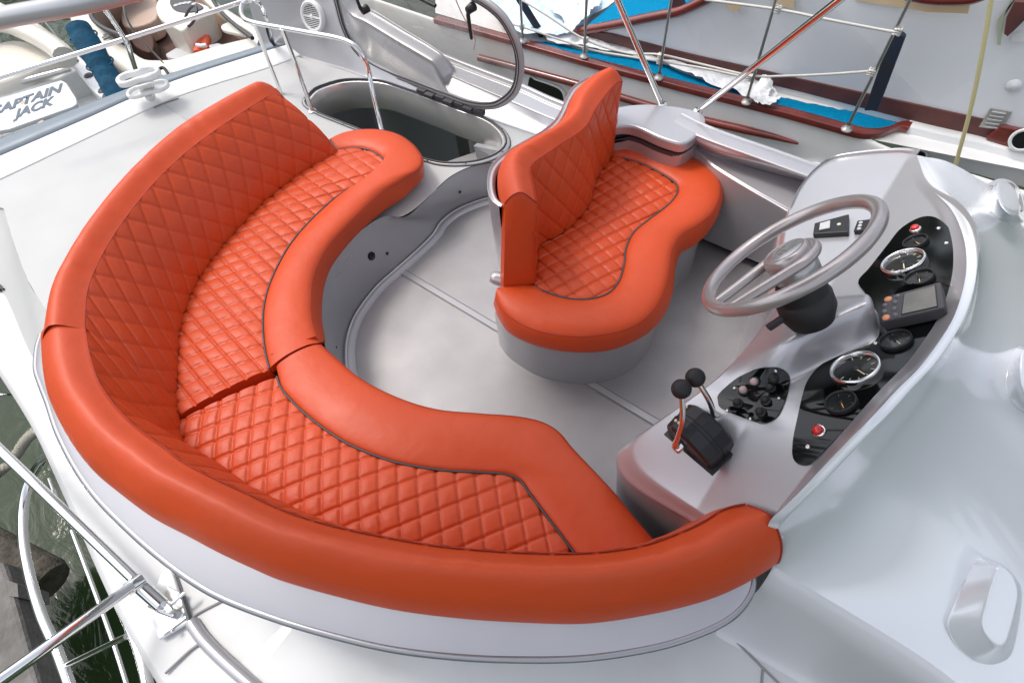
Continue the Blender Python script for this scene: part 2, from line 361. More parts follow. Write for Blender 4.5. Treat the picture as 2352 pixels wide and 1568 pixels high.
# transom: inner line, white band, grey edge
t0 = cr(inner[:33], 60)[:52] if False else cr(px([(-60,438),(0,412),(200,318),(405,224),(616,156),(690,128)], .22), 60)
t1 = cr(px([(-60,386),(0,358),(190,276),(385,191),(602,120),(668,100)], .27), 60)
t2 = cr(px([(-60,345),(0,322),(190,246),(389,172),(602,106),(668,84)], .27), 60)
MB().grid(across([t0, t0+[0, 0, .006], t1*.85+t0*.15+[0, 0, .004], t1], 10)).build('transom_band', WHITE, YP)
MB().grid(np.stack([t1, t1+[0, 0, .006], t2+[0, 0, .006], t2, setz(t2, -.6), setz(t2, -2.9)], 1)).build('rub_rail', BLUEGREY, YP)
MB().grid(np.stack([t0*.99+[0,0,-.004], t0+[0,0,.002], t0*1.0+np.array([0, .01, .003])], 1)).build('deck_groove', mat('soft_groove', (.5,.5,.5), .6), YP)
# left fold and side deck
l0 = cr(px([(-60,425),(0,450),(33,561),(67,650),(106,711),(150,800),(330,800)], .22), 60)
l1 = cr(px([(-60,520),(0,535),(42,640),(89,778),(110,850),(160,900),(340,900)], .15), 60)
l2 = cr(px([(-60,640),(0,660),(60,790),(105,880),(150,960),(220,1040),(400,1000)], .06), 60)
MB().grid(across([l0, l0*.9+l1*.1, l1, l2], 14)).build('deck_shoulder', DECK, YP)
e0 = px([(-60,640),(0,655),(60,785),(105,880),(150,960),(250,1100),(400,1250),(700,1350),(1100,1400),(1500,1390),(1800,1250)], .05)
e1 = px([(-60,750),(0,845),(52,925),(95,1000),(150,1120),(200,1228),(260,1360),(330,1490),(385,1580),(420,1640)], .04)
side = list(cr(e0, 60))+[P(1830,1500,.05), P(1900,1750,.05), P(430,1750,.05)]+list(cr(e1, 40))[::-1]
SDECK = mat('side_deck_white', (.60, .60, .60), .4, coat=.2, mix=((.52, .515, .50), 3.5, .7, .4, .7), bump=(2.2, .1, .006))
sheet('side_deck', side, SDECK, YP)
sheet('deck_core', px([(90,700),(330,780),(560,1000),(900,1200),(1300,1300),(1200,1450),(700,1430),(300,1260),(110,980),(60,800)], .0), SDECK, YP)
e1c = cr(e1, 60)
MB().grid(np.stack([e1c, off(e1c, .02, .03), off(e1c, .03, 0.0), off(e1c, .035, -.6), off(e1c, .035, -2.9)], 1)).build('hull_side', SDECK, YP)
# --- coaming lip round the forward settee
lip = px([(97,770),(88,800),(85,846),(95,880),(113,927),(135,992),(176,1072),(226,1142),(301,1218),(376,1283),(452,1338),(527,1378),(643,1421),(760,1455),(900,1487),(1050,1505),(1200,1511),(1350,1507),(1500,1484),(1600,1454),(1670,1420),(1712,1378),(1727,1330),(1715,1270)], .49)
LP = cr(lip, 240)
sgn = -1 if np.linalg.norm(off(LP, .05)[120]-P(900, 900, .49)) > np.linalg.norm(LP[120]-P(900, 900, .49)) else 1
li = off(LP, sgn*.012, .505); li2 = off(LP, sgn*.10, .535); li3 = off(LP, sgn*.16, .545)
OBi = setz(cr(OB, 240), .555)
G = across([off(LP, sgn*.055, .05), off(LP, sgn*.05, .2), off(LP, sgn*.045, .42), off(LP, sgn*.01, .455), LP, li, li2, li3], 40)
MB().grid(G).build('coaming', SILVER, YP)
MB().tube(LP+[0, 0, .000], .012, 12).build('coaming_edge', mat('dull_edge_trim', (.36, .36, .38), .25, metal=.6), YP)
# outer wall behind the aft settee
ka = off(KA, 0)
so_ = 1 if (off(KA, .05)[130]-KA[130])@(KA[130]-SA[130]) > 0 else -1
MB().grid(np.stack([off(KA, -so_*.03, .56), off(KA, so_*.004, .56), off(KA, so_*.01, .54), off(KA, so_*.012, .2)], 1)).build('coaming', SILVER, YP)
# joints of the side deck plates
GROOVE = mat('groove', (.27, .27, .27), .7)
for pts in ([(440,1425),(455,1408),(545,1363)], [(1640,1432),(1700,1482),(1752,1533),(1800,1580)], [(1752,1533),(1748,1590)], [(395,1290),(430,1395),(440,1425)], [(380,1545),(440,1490),(475,1470)]):
    line(pts, .050, .0045, GROOVE)
# raised silver tube-like edge and plinth at bottom left
MB().tube(cr(px([(440,1428),(470,1470),(520,1520),(600,1590)], .055), 24), .022, 12).build('corner_moulding', SILVER, YP)
MB().prism(px([(345,1405),(372,1470),(440,1430),(425,1385),(398,1300),(375,1320)], .05)[::-1], (0, 0, .02)).build('hinge_plinth', WHITE, YP, smooth=False, bevel=.006)

# --- dash console (height field) -------------------------------------------------
def g(x, y):
    base = .924+.876*(x-.144) if x > 0 else .798+.5*x
    return base-.25*float(sm((.88-y)/.33))
def onG(x, y, fn=g, it=14):
    z = .8
    for _ in range(it):
        q = P(x, y, z); z = .5*z+.5*fn(q[0], q[1])
    return P(x, y, z)
POD_A, POD_B = np.array([-.07, 1.065]), np.array([.125, 1.125])
def pod(x, y):
    p = np.array([x, y]); d = POD_B-POD_A; L = np.linalg.norm(d); d = d/L
    s = (p-POD_A)@d; w_ = abs((p-POD_A)@np.array([-d[1], d[0]]))
    sg_ = (p-POD_A)@np.array([-d[1], d[0]])
    wid = .085+.05*float(sm(1-s/L))-(.055*float(sm(s/L)) if sg_ < 0 else 0)
    a = float(sm((wid+.045-w_)/.10)); b = float(sm((L+.03-s)/.07))*float(sm((s+.11)/.17))
    return .128*a*b
crest = [(2105,356),(2133,425),(2184,480),(2212,542),(2220,603),(2213,660),(2192,725),(2160,780),(2115,840),(2060,895),(2005,955),(1950,1010),(1900,1062),(1850,1115),(1800,1165),(1765,1203)]
Ledge = [(1806,492),(1792,560),(1778,640),(1768,731),(1736,784),(1701,819),(1662,851),(1578,914),(1501,967),(1448,1005),(1423,1035),(1434,1072),(1473,1107),(1543,1149),(1613,1188),(1690,1236)]
farE = [(2105,356),(2060,351),(1980,355),(1910,366),(1870,390),(1835,432),(1806,492)]
nearE = [(1765,1203),(1745,1218),(1715,1230),(1690,1236)]
nu, nv = 150, 110
cre, led = cr(crest, nu), cr(Ledge, nu)
# match the two long edges by arc length, far and near edges close them
far_, near_ = cr(farE, nv), cr(nearE, nv)
U = np.linspace(0, 1, nu)[:, None, None]; V = np.linspace(0, 1, nv)[None, :, None]
Cn = (1-V)*cre[:, None]+V*led[:, None]+(1-U)*far_[None]+U*near_[None]-((1-U)*(1-V)*cre[0]+(1-U)*V*led[0]+U*(1-V)*cre[-1]+U*V*led[-1])
DG = np.zeros((nu, nv, 3)); 
for i in range(nu):
    uu = i/(nu-1)
    for j in range(nv):
        vv = j/(nv-1); x, y = Cn[i, j]
        ch = .05*float(sm((uu-.03)/.2))*float(sm((1.1-uu)/.2))*float(sm(1-vv/.085))
        dr = -.03*float(sm((vv-.93)/.07))**2-.02*float(sm((uu-.95)/.05))
        q0 = onG(x, y); p_ = pod(q0[0], q0[1])
        # lifting straight up keeps the outline of the pod
        DG[i, j] = q0+np.array([0, 0, ch+dr+p_])
m = MB().grid(DG)
edge = np.vstack([DG[::-1, -1][:0], DG[:, -1]])
low = edge.copy(); 
nrm = normals2(edge); 
ctr = np.array([.0, 1.0]); s_ = np.sign(((edge[:, :2]-ctr)*nrm[:, :2]).sum(1)).mean(); s_ = 1 if s_ > 0 else -1
w1 = edge+nrm*s_*.006; w1[:, 2] -= .02
w2 = edge-nrm*s_*.0; w2[:, 2] -= .08
w3 = edge-nrm*s_*.03; w3[:, 2] = .0
m.grid(across([edge, w1, w2, w3], 16))
fe = DG[0]; f2 = fe+np.array([.003, .006, -.02]); f3 = fe+np.array([0, .03, 0]); f3[:, 2] = .3
m.grid(across([fe, f2, f3], 8))
ne = DG[-1]; f3 = ne.copy(); f3[:, 2] = .1; m.grid(np.stack([ne, f3], 1))
dash = m.build('dash_console', SILVER, YP)
dbv = BVHTree.FromPolygons([Vector(v) for v in m.v], m.f)
def hit(x, y, bv):
    d = Vector(ray(x, y)).normalized(); h = bv.ray_cast(Vector(EYE), d)
    if h[0] is None: return None, None
    n = np.array(h[1]); p = np.array(h[0]); n = n if n@(EYE-p) > 0 else -n
    return p, n
# --- hood
cz = [g(*onG(x, y)[:2])+.05*float(sm((i/15-.03)/.2))*float(sm((1.1-i/15)/.2)) for i, (x, y) in enumerate(crest)]
c0 = np.array([P(x, y, z) for (x, y), z in zip(crest, cz)]+[P(1772, 1255, .58), P(1775, 1300, .53)])
c1 = px([(2180,373,cz[0]-.015),(2238,425,.84),(2280,500,.92),(2312,600,.97),(2322,700,.975),(2290,820,.96),(2220,940,.93),(2130,1050,.88),(2030,1140,.82),(1940,1215,.72),(1860,1275,.60),(1812,1322,.525)])
c2 = px([(2262,420,cz[0]-.10),(2360,505,.72),(2430,620,.78),(2470,740,.82),(2465,870,.83),(2400,1030,.81),(2300,1160,.77),(2200,1260,.72),(2090,1335,.66),(1990,1385,.58),(1920,1380,.52),(1880,1362,.50)])
c3 = px([(2390,515,.50),(2530,640,.46),(2620,760,.54),(2680,900,.58),(2680,1050,.60),(2640,1200,.60),(2560,1330,.58),(2460,1430,.55),(2350,1500,.51),(2240,1530,.47),(2150,1520,.45),(2105,1500,.44)])
c4 = px([(2560,700,.1),(2740,860,.15),(2850,1000,.2),(2950,1150,.2),(2950,1300,.25),(2900,1480,.25),(2800,1620,.25),(2650,1720,.25),(2520,1740,.3),(2400,1720,.35),(2300,1660,.37),(2240,1600,.38)])
# first crossing column starts tangent to the crest
N = 90; C0, C1, C2, C3, C4 = [cr(c, N) for c in (c0, c1, c2, c3, c4)]
tt_ = np.linspace(0, 1, N)
roll = C0*.74+C1*.26; roll[:, 2] += .020*sm(tt_/.25)*sm((1.05-tt_)/.2)
print('hood far', cz[0], cz[1], cz[-1], C1[0], C0[-1])
HG = across([C0, roll, C1, C2, C3, C4], 90)
_H0 = HG.copy()
for _ in range(500):
    L = HG.copy()
    L[1:-1, 1:-1] = (HG[:-2, 1:-1]+HG[2:, 1:-1]+HG[1:-1, :-2]+HG[1:-1, 2:])/4
    wgt = np.clip((np.arange(90)-12)/16, 0, 1)[None, :, None]
    HG = HG+(L-HG)*wgt
hm = MB().grid(HG)
er = HG[-1]; nn = normals2(er); s2 = 1 if (nn[40]@(er[40]-HG[-10, 40])) > 0 else -1
a1 = er+nn*s2*.018+[0, 0, -.012]; a2 = er+nn*s2*.045+[0, 0, -.06]; a3 = er+nn*s2*.06+[0, 0, -.15]; a4 = er+nn*s2*.085; a4[:, 2] = .09; a5 = er+nn*s2*.12; a5[:, 2] = .045
MB().grid(across([er, a1, a2, a3, a4, a5], 24)).build('hood_side', HOODS, YP)
fr_ = HG[0]; hm.grid(np.stack([fr_, fr_+[0, .004, -.06], fr_*[1, 1, 0]+[0, .0, -.3]], 1))
hood = hm.build('hood', SILVERG, YP)
hbv = BVHTree.FromPolygons([Vector(v) for v in hm.v], hm.f)
# bumps on the hood
def bump(base, top, h, n=40):
    b = []; t = []
    for (x, y) in base:
        p, _ = hit(x, y, hbv); b.append(p)
    ok = [p for p in b if p is not None]; oc_ = np.mean(ok, 0); on_ = np.linalg.svd(np.array(ok)-oc_)[2][2]
    b = [PP(x, y, oc_, on_) for (x, y) in base]
    b = cr(b, n, closed=True); zb = b[:, 2].mean()
    nrm_ = np.cross(b[n//3]-b[0], b[2*n//3]-b[0]); nrm_ /= np.linalg.norm(nrm_); nrm_ = nrm_ if nrm_[2] > 0 else -nrm_
    t = cr([PP(x, y, b.mean(0)+nrm_*h, nrm_) for (x, y) in top], n, closed=True)
    k = [np.argmin(np.linalg.norm(t-b[0], axis=1))]; t = np.roll(t, -k[0], 0)
    if ((t[1]-t[0])@(b[1]-b[0])) < 0: t = np.roll(t[::-1], 1, 0)
    c = t.mean(0)
    rings = [b-nrm_*.02, b+nrm_*.002, b*.94+t*.06+nrm_*.002, b*.12+t*.88, t+nrm_*.0, t*.93+c*.07+nrm_*.004, t*.5+c*.5+nrm_*.005]
    GG = across([np.vstack([r, r[:1]]) for r in rings], 30)
    mm = MB().grid(GG); mm.cap(GG[:-1, -1]); mm.build('raised_pod', SILVERG, YP)
bump([(2252,1279),(2295,1292),(2330,1324),(2345,1370),(2325,1491),(2291,1523),(2248,1521),(2202,1488),(2175,1438),(2185,1395),(2232,1298)],
     [(2295,1299),(2323,1317),(2338,1352),(2333,1395),(2311,1474),(2291,1484),(2266,1463),(2252,1434),(2259,1395),(2283,1315)], .05)
bump([(2330,800),(2370,800),(2420,830),(2430,900),(2400,960),(2350,945),(2315,905),(2312,850)], [(2350,805),(2385,808),(2410,840),(2410,890),(2385,930),(2360,915),(2345,880),(2343,840)], .05)
bump([(2262,432),(2300,412),(2335,430),(2352,480),(2345,512),(2300,505),(2270,480)], [(2290,420),(2322,428),(2338,465),(2338,495),(2315,490),(2295,465)], .05)

# --- starboard coaming and shelf beside the helm seat
def al(pts, z, n=60, x0=-.90, x1=-.17):
    c = cr(px(pts, z), 80); X_ = np.linspace(x0, x1, n); o = np.argsort(c[:, 0])
    return np.stack([X_, np.interp(X_, c[o, 0], c[o, 1]), np.full(n, z)], 1)
ie = al([(1500,278),(1570,328),(1610,357),(1645,386),(1720,432),(1790,471),(1830,495)], .41)
so1 = al([(1500,270),(1570,318),(1637,358),(1740,392),(1848,421),(1900,435)], .41)
r1_ = al([(1500,262),(1570,308),(1637,345),(1750,380),(1855,413),(1900,427)], .48)
r2_ = al([(1500,252),(1570,292),(1637,322),(1750,362),(1861,402),(1900,415)], .52)
fb = ie.copy(); fb[:, 1] = 2.05; fb[:, 2] = .05
G = across([fb+[0, .02, 0], fb+[0, 0, .02], ie*.96+fb*.04+[0, 0, -.03], ie+[0, .006, -.006], ie+[0, .03, 0], so1, so1+[0, .006, .004], r1_, r2_+[0, -.008, -.012], r2_, r2_+[0, .06, 0], r2_+[0, .09, -.05], r2_+[0, .1, -.5], setz(r2_, -2.9)+[0, .12, 0]], 90)
MB().grid(G).build('coaming', SILVER, YP)
MB().box((-.55, 2.12, .02), .9, .06, .05).build('toe_recess_shade', BLACK, YP, smooth=False)  # solid black block stands in for the shade in the gap under the face
# --- starboard deck moulding behind the hatch: arch leg and low coaming
YF = 2.14
AS = [(P(600,96,.25), PY(470,-330,YF), .5), (P(640,106,.25), PY(560,-280,YF), .5), (P(707,128,.22), PY(670,-150,YF), .45), (P(790,152,.22), PY(760,-30,YF), .16), (P(830,166,.22), PY(800,28,YF), .10), (P(870,178,.22), PY(840,50,YF), .10),
      (P(940,203,.22), PY(907,91,YF), .10), (P(990,220,.22), PY(965,125,YF), .10), (P(1022,231,.22), PY(1000,147,YF), .10), (P(1040,237,.22), PY(1014,160,YF), .09)]
ib2 = cr(np.array([a for a, b, c in AS]), 110); it2 = cr(np.array([b for a, b, c in AS]), 110); wd_ = np.interp(np.linspace(0, 1, 110), np.linspace(0, 1, len(AS)), [c for a, b, c in AS])
ot2 = it2.copy(); ot2[:, 1] += wd_
end_ = np.linspace(0, 1, 110); drop_ = -.05*sm((end_-.96)/.04)
it2[:, 2] += drop_; ot2[:, 2] += drop_
G = across([ib2+[0, -.035, .003], ib2+[0, -.015, .01], ib2*.6+it2*.4, it2+[0, -.002, -.03], it2+[0, .012, -.003], ot2+[0, -.02, 0], ot2+[0, 0, -.025], setz(ot2, 0)+[0, .03, 0], setz(ot2, -2.9)+[0, .05, 0]], 60)
am = MB().grid(G); am.cap(G[0]); am.cap(G[-1]); am.build('radar_arch_base', SILVER, YP)
abv = BVHTree.FromPolygons([Vector(v) for v in am.v], am.f)
def seamline(pts):
    q = []
    for x, y in cr(np.array(pts, float), 30):
        h_, n_ = hit(x, y, abv)
        if h_ is not None: q.append(h_+n_*.0005)
    MB().tube(q, .0022, 6).build('moulding_seam', mat_seam, YP)
mat_seam = mat('thin_dark_seam', (.2, .2, .2), .6)
LC = [(P(1010,228,.22), P(985,150,.285), P(1003,133,.285)), (P(1050,240,.22), P(1024,170,.285), P(1050,153,.285)), (P(1110,260,.22), P(1090,199,.285), P(1120,180,.285)), (P(1180,284,.22), P(1160,228,.285), P(1190,207,.285)), (P(1251,308,.22), P(1240,262,.285), P(1262,240,.285)),
      (P(1330,333,.22), P(1310,290,.285), P(1330,265,.285)), (P(1430,365,.22), P(1400,320,.285), P(1420,292,.285)), (P(1480,380,.22), P(1460,338,.285), P(1475,310,.285))]
b3, i3, o3 = [cr(np.array([q[k] for q in LC]), 80) for k in range(3)]
G = across([b3+[0, -.03, .003], b3+[0, -.012, .008], b3*.5+i3*.5, i3+[0, 0, -.006], i3+[0, .012, .002], o3+[0, -.01, .002], o3+[0, 0, -.015], setz(o3, 0)+[0, .05, 0], setz(o3, -2.9)+[0, .07, 0]], 40)
MB().grid(G).build('coaming', SILVER, YP)
# inner hatch well
well = ho
cw = well.mean(0)
r0 = well+[0, 0, .004]; sc_ = lambda k: (well-cw)*k+cw
G = np.stack([np.vstack([q, q[:1]]) for q in (sc_(1.0)+[0, 0, .003], sc_(.975)+[0, 0, .003], sc_(.97), sc_(.965)+[0, 0, -.17], sc_(.985)+[0, 0, -.18], sc_(1.02)+[0, 0, -.18])], 1)
MB().grid(G).build('hatch_well', mat('brushed_grey_well', (.62, .60, .58), .24, metal=.5, coat=.5), YP)
G = np.stack([np.vstack([q, q[:1]]) for q in (sc_(1.045)+[0, 0, .002], sc_(1.04)+[0, 0, .010], sc_(1.015)+[0, 0, .012], sc_(1.0)+[0, 0, .008])], 1)
MB().grid(G).build('hatch_rim', FRAME, YP)
rr = sc_(1.008)+[0, 0, .014]; MB().tube(rr, .005, 8, closed=True).build('hatch_seal', GASKET, YP)
rr = sc_(1.045)+[0, 0, .004]; MB().tube(rr, .003, 6, closed=True).build('hatch_seal', GASKET, YP)
for q in (sc_(1.028)+[0, 0, .0135])[::6]: MB().lathe([(0, .002), (.004, .001), (.005, -.001)], q, (0, 0, 1), 8).build('rim_screw', GASKET, YP)
# small well step panel
MB().prism([P(x, y, z) for x, y, z in ((1088,335,.1),(1098,375,-.02),(1150,372,.05),(1160,350,.1))], (.0, .03, 0)).build('well_panel', WALL, YP, smooth=False)

# ============================================================ CUSHIONS
def quilt(G, dirs, sp, depth=.0055, wdt=.065, up=None, uv=None, puff=.0045, edge=.03):
    """press a diamond stitch into grid G along its normal. dirs: two 2D unit vectors of line direction (in uv)"""
    du = np.gradient(G, axis=0); dv = np.gradient(G, axis=1); n = np.cross(du, dv); n /= np.linalg.norm(n, axis=2)[..., None]+1e-9
    if (n*up).sum(2).mean() < 0: n = -n
    q = G[..., :2] if uv is None else uv
    H = np.zeros(G.shape[:2]); B = np.ones(G.shape[:2])
    for d, s in zip(dirs, sp):
        d = np.array(d)/np.linalg.norm(d); t = (q[..., 0]*-d[1]+q[..., 1]*d[0])/s
        fr = np.abs(t-np.round(t))*s
        H -= depth*np.exp(-(fr/(wdt*.06))**2); B *= np.clip(fr/(s*.5), 0, 1)**.45
    return G+n*(H+puff*B)[..., None]
def arcuv(G):
    m = G.shape[1]//2
    L = np.r_[0, np.cumsum(np.linalg.norm(np.diff(G[:, m], axis=0), axis=1))]
    W = np.linalg.norm(np.diff(G, axis=1), axis=2); W = np.c_[np.zeros(G.shape[0]), np.cumsum(W, axis=1)]
    return np.stack([np.repeat(L[:, None], G.shape[1], 1), W], 2)
def wdir(a, b, z=.37): d = (P(*b, z)-P(*a, z))[:2]; return d/np.linalg.norm(d)
def skirt(m, G, d=.1):
    per = np.vstack([G[:, 0], G[-1, 1:], G[::-1, -1][1:], G[0, ::-1][1:]])
    lo = per.copy(); lo[:, 2] -= d; c = per.mean(0); c[2] = 0
    mid = per.copy(); mid[:, 2] -= .012
    m.grid(np.stack([per, mid, lo], 1))
def seat(root, crease, pipe_, outer, bottom, dirs, sp, tail=0, n=240, nq=110, under=.03, label=None):
    """quilted panel between crease and piping; smooth border beyond"""
    cz_, pz = .362, .366
    c = setz(cr(crease, n), cz_); p = setz(cr(pipe_, n), pz)
    G = np.stack([c*(1-t)+p*t+np.array([0, 0, .016*math.sin(PI*min(1, t*1.0))**.7]) for t in np.linspace(0, 1, nq)], 1)
    # let the panel sag at its ends
    Gq = quilt(G, dirs, sp, up=np.array([0, 0, 1.]))
    m = MB().grid(Gq); skirt(m, Gq, .1); m.build('quilted_panel', LEATHER, root)
    return c, p
def border(root, inner, outer, bottom, n=260, nv=46):
    i0, o0, b0 = cr(inner, n), cr(outer, n), cr(bottom, n)
    i_ = setz(i0, .345); i1 = setz(i0*.95+o0*.05, .376)
    mid = setz(i0*.6+o0*.4, .392); mid2 = setz(i0*.22+o0*.78, .386); o1 = setz(o0, .362)
    hb = o0*.45+b0*.55; d = (o0-i0); d[:, 2] = 0; d /= np.linalg.norm(d, axis=1)[:, None]+1e-9
    bul = hb+d*.012; bul[:, 2] = .31
    bo = setz(b0, .265); under_ = setz(b0-d*.06, .255)
    G = across([i_, i1, mid, mid2, o1, bul, bo, under_], nv)
    m = MB().grid(G); m.cap(G[0]); m.cap(G[-1]); m.build('smooth_border', LEATHER, root)
    # stitched double seam along the top edge
    sm_ = o1+np.array([0, 0, .0015]); MB().tube(sm_, .0014, 5).build('stitching', mat_stitch, root)
    return G
mat_stitch = mat('dark_stitch', (.30, .022, .012), .6)
def piping(root, p, z=.371, r=.0042): MB().tube(setz(p, z), r, 8).build('piping', PIPE, root)

# --- aft settee seat cushion (A)
ta = thing('seat_cushion', 'orange quilted seat cushion with a rounded tip by the hatch', 'seat cushion', P(560, 650, .26), 'curved settee seat cushions')
pipA = px([(780,348),(807,343),(832,343),(857,350),(876,362),(883,376),(872,395),(835,417),(779,450),(740,483),(701,522),(668,562),(645,600),(626,640),(612,682),(605,728),(607,783),(614,825),(620,848)], .366)
outA = px([(757,322),(775,312),(800,303),(848,297),(888,301),(920,312),(945,331),(962,352),(968,372),(957,392),(926,412),(882,440),(846,470),(796,520),(751,572),(723,627),(714,678),(717,739),(733,787)], .362)
botA = px([(765,335),(790,322),(820,312),(860,305),(905,312),(940,335),(962,365),(972,395),(968,414),(946,436),(926,455),(890,478),(835,524),(790,573),(757,622),(742,672),(738,728),(745,787)], .265)
creaseA = np.vstack([C_A[:1]+[.0, .0, 0], C_A[1:-3]+[-.02,-.015,0], P(392, 915, .37)[None], P(392, 962, .37)[None]])
dA = [wdir((526,538), (623,628)), wdir((445,694), (612,639))]
seat(ta, creaseA, pipA, outA, botA, dA, (.062, .062))
border(ta, pipA, outA, botA); piping(ta, cr(pipA, 200))
# --- forward settee seat cushion (B)
tb = thing('seat_cushion', 'orange quilted seat cushion in the foreground, running towards the throttle', 'seat cushion', P(900, 1100, .26), 'curved settee seat cushions')
pipB = px([(637,866),(645,888),(662,912),(700,950),(745,985),(800,1020),(870,1050),(930,1067),(1020,1081),(1110,1086),(1165,1091),(1195,1105),(1215,1132),(1245,1172),(1285,1225),(1330,1285)], .366)
outB = px([(737,792),(762,815),(825,868),(910,912),(1000,940),(1100,950),(1180,956),(1240,968),(1280,990),(1315,1030),(1400,1120),(1450,1180),(1505,1245),(1540,1290)], .362)
botB = off(cr(outB, 60), .008, .265)
crB = np.vstack([P(385, 978, .37)[None], P(400, 1040, .37)[None], (inn+[0, -.03, 0])[k0::14]]); crB = crB[crB[:, 0] < P(1330, 1285, .37)[0]+.02]
dB = [wdir((432,987), (602,927)), wdir((532,922), (510,1092))]
seat(tb, crB, pipB, outB, botB, dB, (.066, .062))
inB = np.vstack([P(634, 845, .366)[None], pipB[1:]])
border(tb, inB, outB, botB); piping(tb, cr(pipB, 200))
MB().grid(np.stack([cr(np.array([P(636,832,.33), P(690,806,.33), P(737,790,.33)]), 20)+[0, 0, h] for h in (.0, .045, .055)], 1)).build('end_facing', LEATHER, tb)
# base under the forward cushion
wb = cr(outB, 80); MB().grid(np.stack([off(wb, -.0, .262), off(wb, 0, .26), setz(wb, 0.)], 1)).build('settee_base', WALL, YP)

def backrest(root, C, S, secs, up, nroll=40, quilt_sp=(.080, .080), bulge=.03, slope=1.45, capb=.012, caps=(1, 1)):
    """C crease curve, S seam curve (nu,3); secs: further curves of the roll, outwards and down"""
    face = []
    nq = 90
    up = np.array(up, float)
    dirn = C-S; dirn[:, 2] = 0; dirn /= np.linalg.norm(dirn, axis=1)[:, None]+1e-9
    for t in np.linspace(0, 1, nq):
        face.append(S*(1-t)+C*t+dirn*(np.asarray(bulge)*math.sin(PI*t)**.8 if np.ndim(bulge) == 0 else (bulge*math.sin(PI*t)**.8)[:, None]))
    G = np.stack(face, 1)
    uv = arcuv(G); Gq = quilt(G, [(1, slope), (1, -slope)], quilt_sp, uv=uv, up=up, depth=.0035, puff=.003, wdt=.07)
    # tuck the lower and upper edges in
    m = MB().grid(Gq); m.build('quilted_face', LEATHER, root)
    nn0 = len(S); wob = np.convolve(rng.normal(size=nn0+24), np.hanning(13)/6.5, 'same')[12:12+nn0]
    secs = [secs[0]+dirn*(.0045*wob)[:, None]+np.array([0, 0, .002])*wob[:, None]]+secs[1:]
    R_ = across([S-dirn*.0+[0, 0, -.004]]+secs, nroll)
    m = MB().grid(R_)
    back = np.stack([R_[:, -1], C-dirn*.06+[0, 0, -.02], C+[0, 0, -.01]], 1); m.grid(back)
    for k, e in ((0, 0), (1, -1)):
        if caps[k]:
            ring_ = np.vstack([R_[e], back[e, 1:], Gq[e, ::-1]])
            nv_ = R_[0, 5]-R_[2, 5] if e == 0 else R_[-1, 5]-R_[-3, 5]; nv_ = nv_/np.linalg.norm(nv_)
            m.cap(ring_, capb if e == -1 else .002, nv_); MB().tube(R_[e, 1:-2]+nv_*.001, .0028, 6).build('end_seam', mat_stitch, root)
    m.build('top_roll', LEATHER, root)
    MB().tube(S+[0, 0, .0015], .0016, 5).build('stitching', mat_stitch, root)
    return Gq, R_
# --- aft backrest
ba = thing('backrest_cushion', 'tall curved orange backrest cushion around the aft end of the settee, nearest the transom', 'backrest', P(300, 600, .37), 'curved settee backrests')
crest_ = SA*.5+KA*.5; crest_[:, 2] = .725-.06*rd_
backrest(ba, CA, SA, [crest_, KA, setz(KA, .55)], (1, .6, .4), caps=(1, 0))
# --- forward backrest
bb = thing('backrest_cushion', 'long curved orange backrest cushion in the foreground, ending square beside the hood', 'backrest', P(800, 1300, .37), 'curved settee backrests')
s1 = SB*.62+OB*.38; s1[:, 2] = SB[:, 2]+.035; s2_ = SB*.2+OB*.8; s2_[:, 2] = OB[:, 2]*.45+SB[:, 2]*.55+.02
ob_in = OB*.9+SB*.1; ob_in[:, 2] = .545
backrest(bb, CB, SB, [s1, s2_, OB, ob_in], (0, .8, .4), bulge=.03-.018*sm(np.linspace(0, 1, NB)/.25), caps=(0, 1))

# ============================================================ HELM SEAT
hs = thing('helm_seat', 'double orange leather helm seat with s-shaped backrest on a rounded silver pedestal', 'seat', P(1400, 700, 0))
shT = px([(1146,478),(1128,462),(1119,435),(1121,400),(1136,374),(1165,350),(1203,328),(1241,306),(1270,283),(1286,258),(1297,232),(1314,205),(1337,188),(1365,177),(1400,172)], .70)
shc = cr(shT, 80)
sA, sB2 = off(shc, 0, .70), off(shc, 0, 0)
cen = P(1400, 400, .4)
sg = 1 if np.linalg.norm((off(shc, .05)[40]-cen)[:2]) > np.linalg.norm((shc[40]-cen)[:2]) else -1
G = across([off(shc, -sg*.03, .69), off(shc, -sg*.02, .705), off(shc, -sg*.008, .70), off(shc, 0, .68), off(shc, -.0, .35), off(shc, -.0, 0)], 24)
m = MB().grid(G); m.build('back_shell', SILVER, hs)
pf = px([(1148,792),(1171,822),(1231,860),(1306,880),(1365,880),(1430,860),(1475,825),(1497,780),(1508,725),(1525,683),(1552,660),(1576,640),(1589,612),(1590,576),(1570,530),(1530,490)], 0)
pfc = list(cr(pf, 80)); back_ = [np.array((q[0], q[1], 0)) for q in shc[::-6]]
ringp = np.array(pfc+back_)
GG = np.stack([np.vstack([ringp, ringp[:1]])+[0, 0, h] for h in (0, .03, .25)], 1); m = MB().grid(GG); m.cap(GG[:-1, -1]); m.build('pedestal', WALL, hs)
hc = thing('x', '', '') if False else None
pipH = px([(1228,656),(1256,673),(1306,687),(1355,688),(1395,676),(1420,650),(1433,610),(1438,571),(1455,536),(1490,506),(1530,476),(1551,453),(1556,433),(1540,414),(1495,389),(1450,371),(1406,362)], .366)
inH = np.vstack([px([(1150,663),(1190,655)], .366), pipH[0:], px([(1410,352)], .366)])
outH = px([(1137,684),(1148,706),(1170,728),(1208,750),(1256,766),(1330,774),(1405,766),(1465,745),(1505,708),(1528,660),(1537,610),(1544,572),(1565,540),(1604,516),(1636,488),(1652,453),(1653,417),(1640,393),(1604,367),(1555,349),(1495,335),(1450,328),(1418,330)], .362)
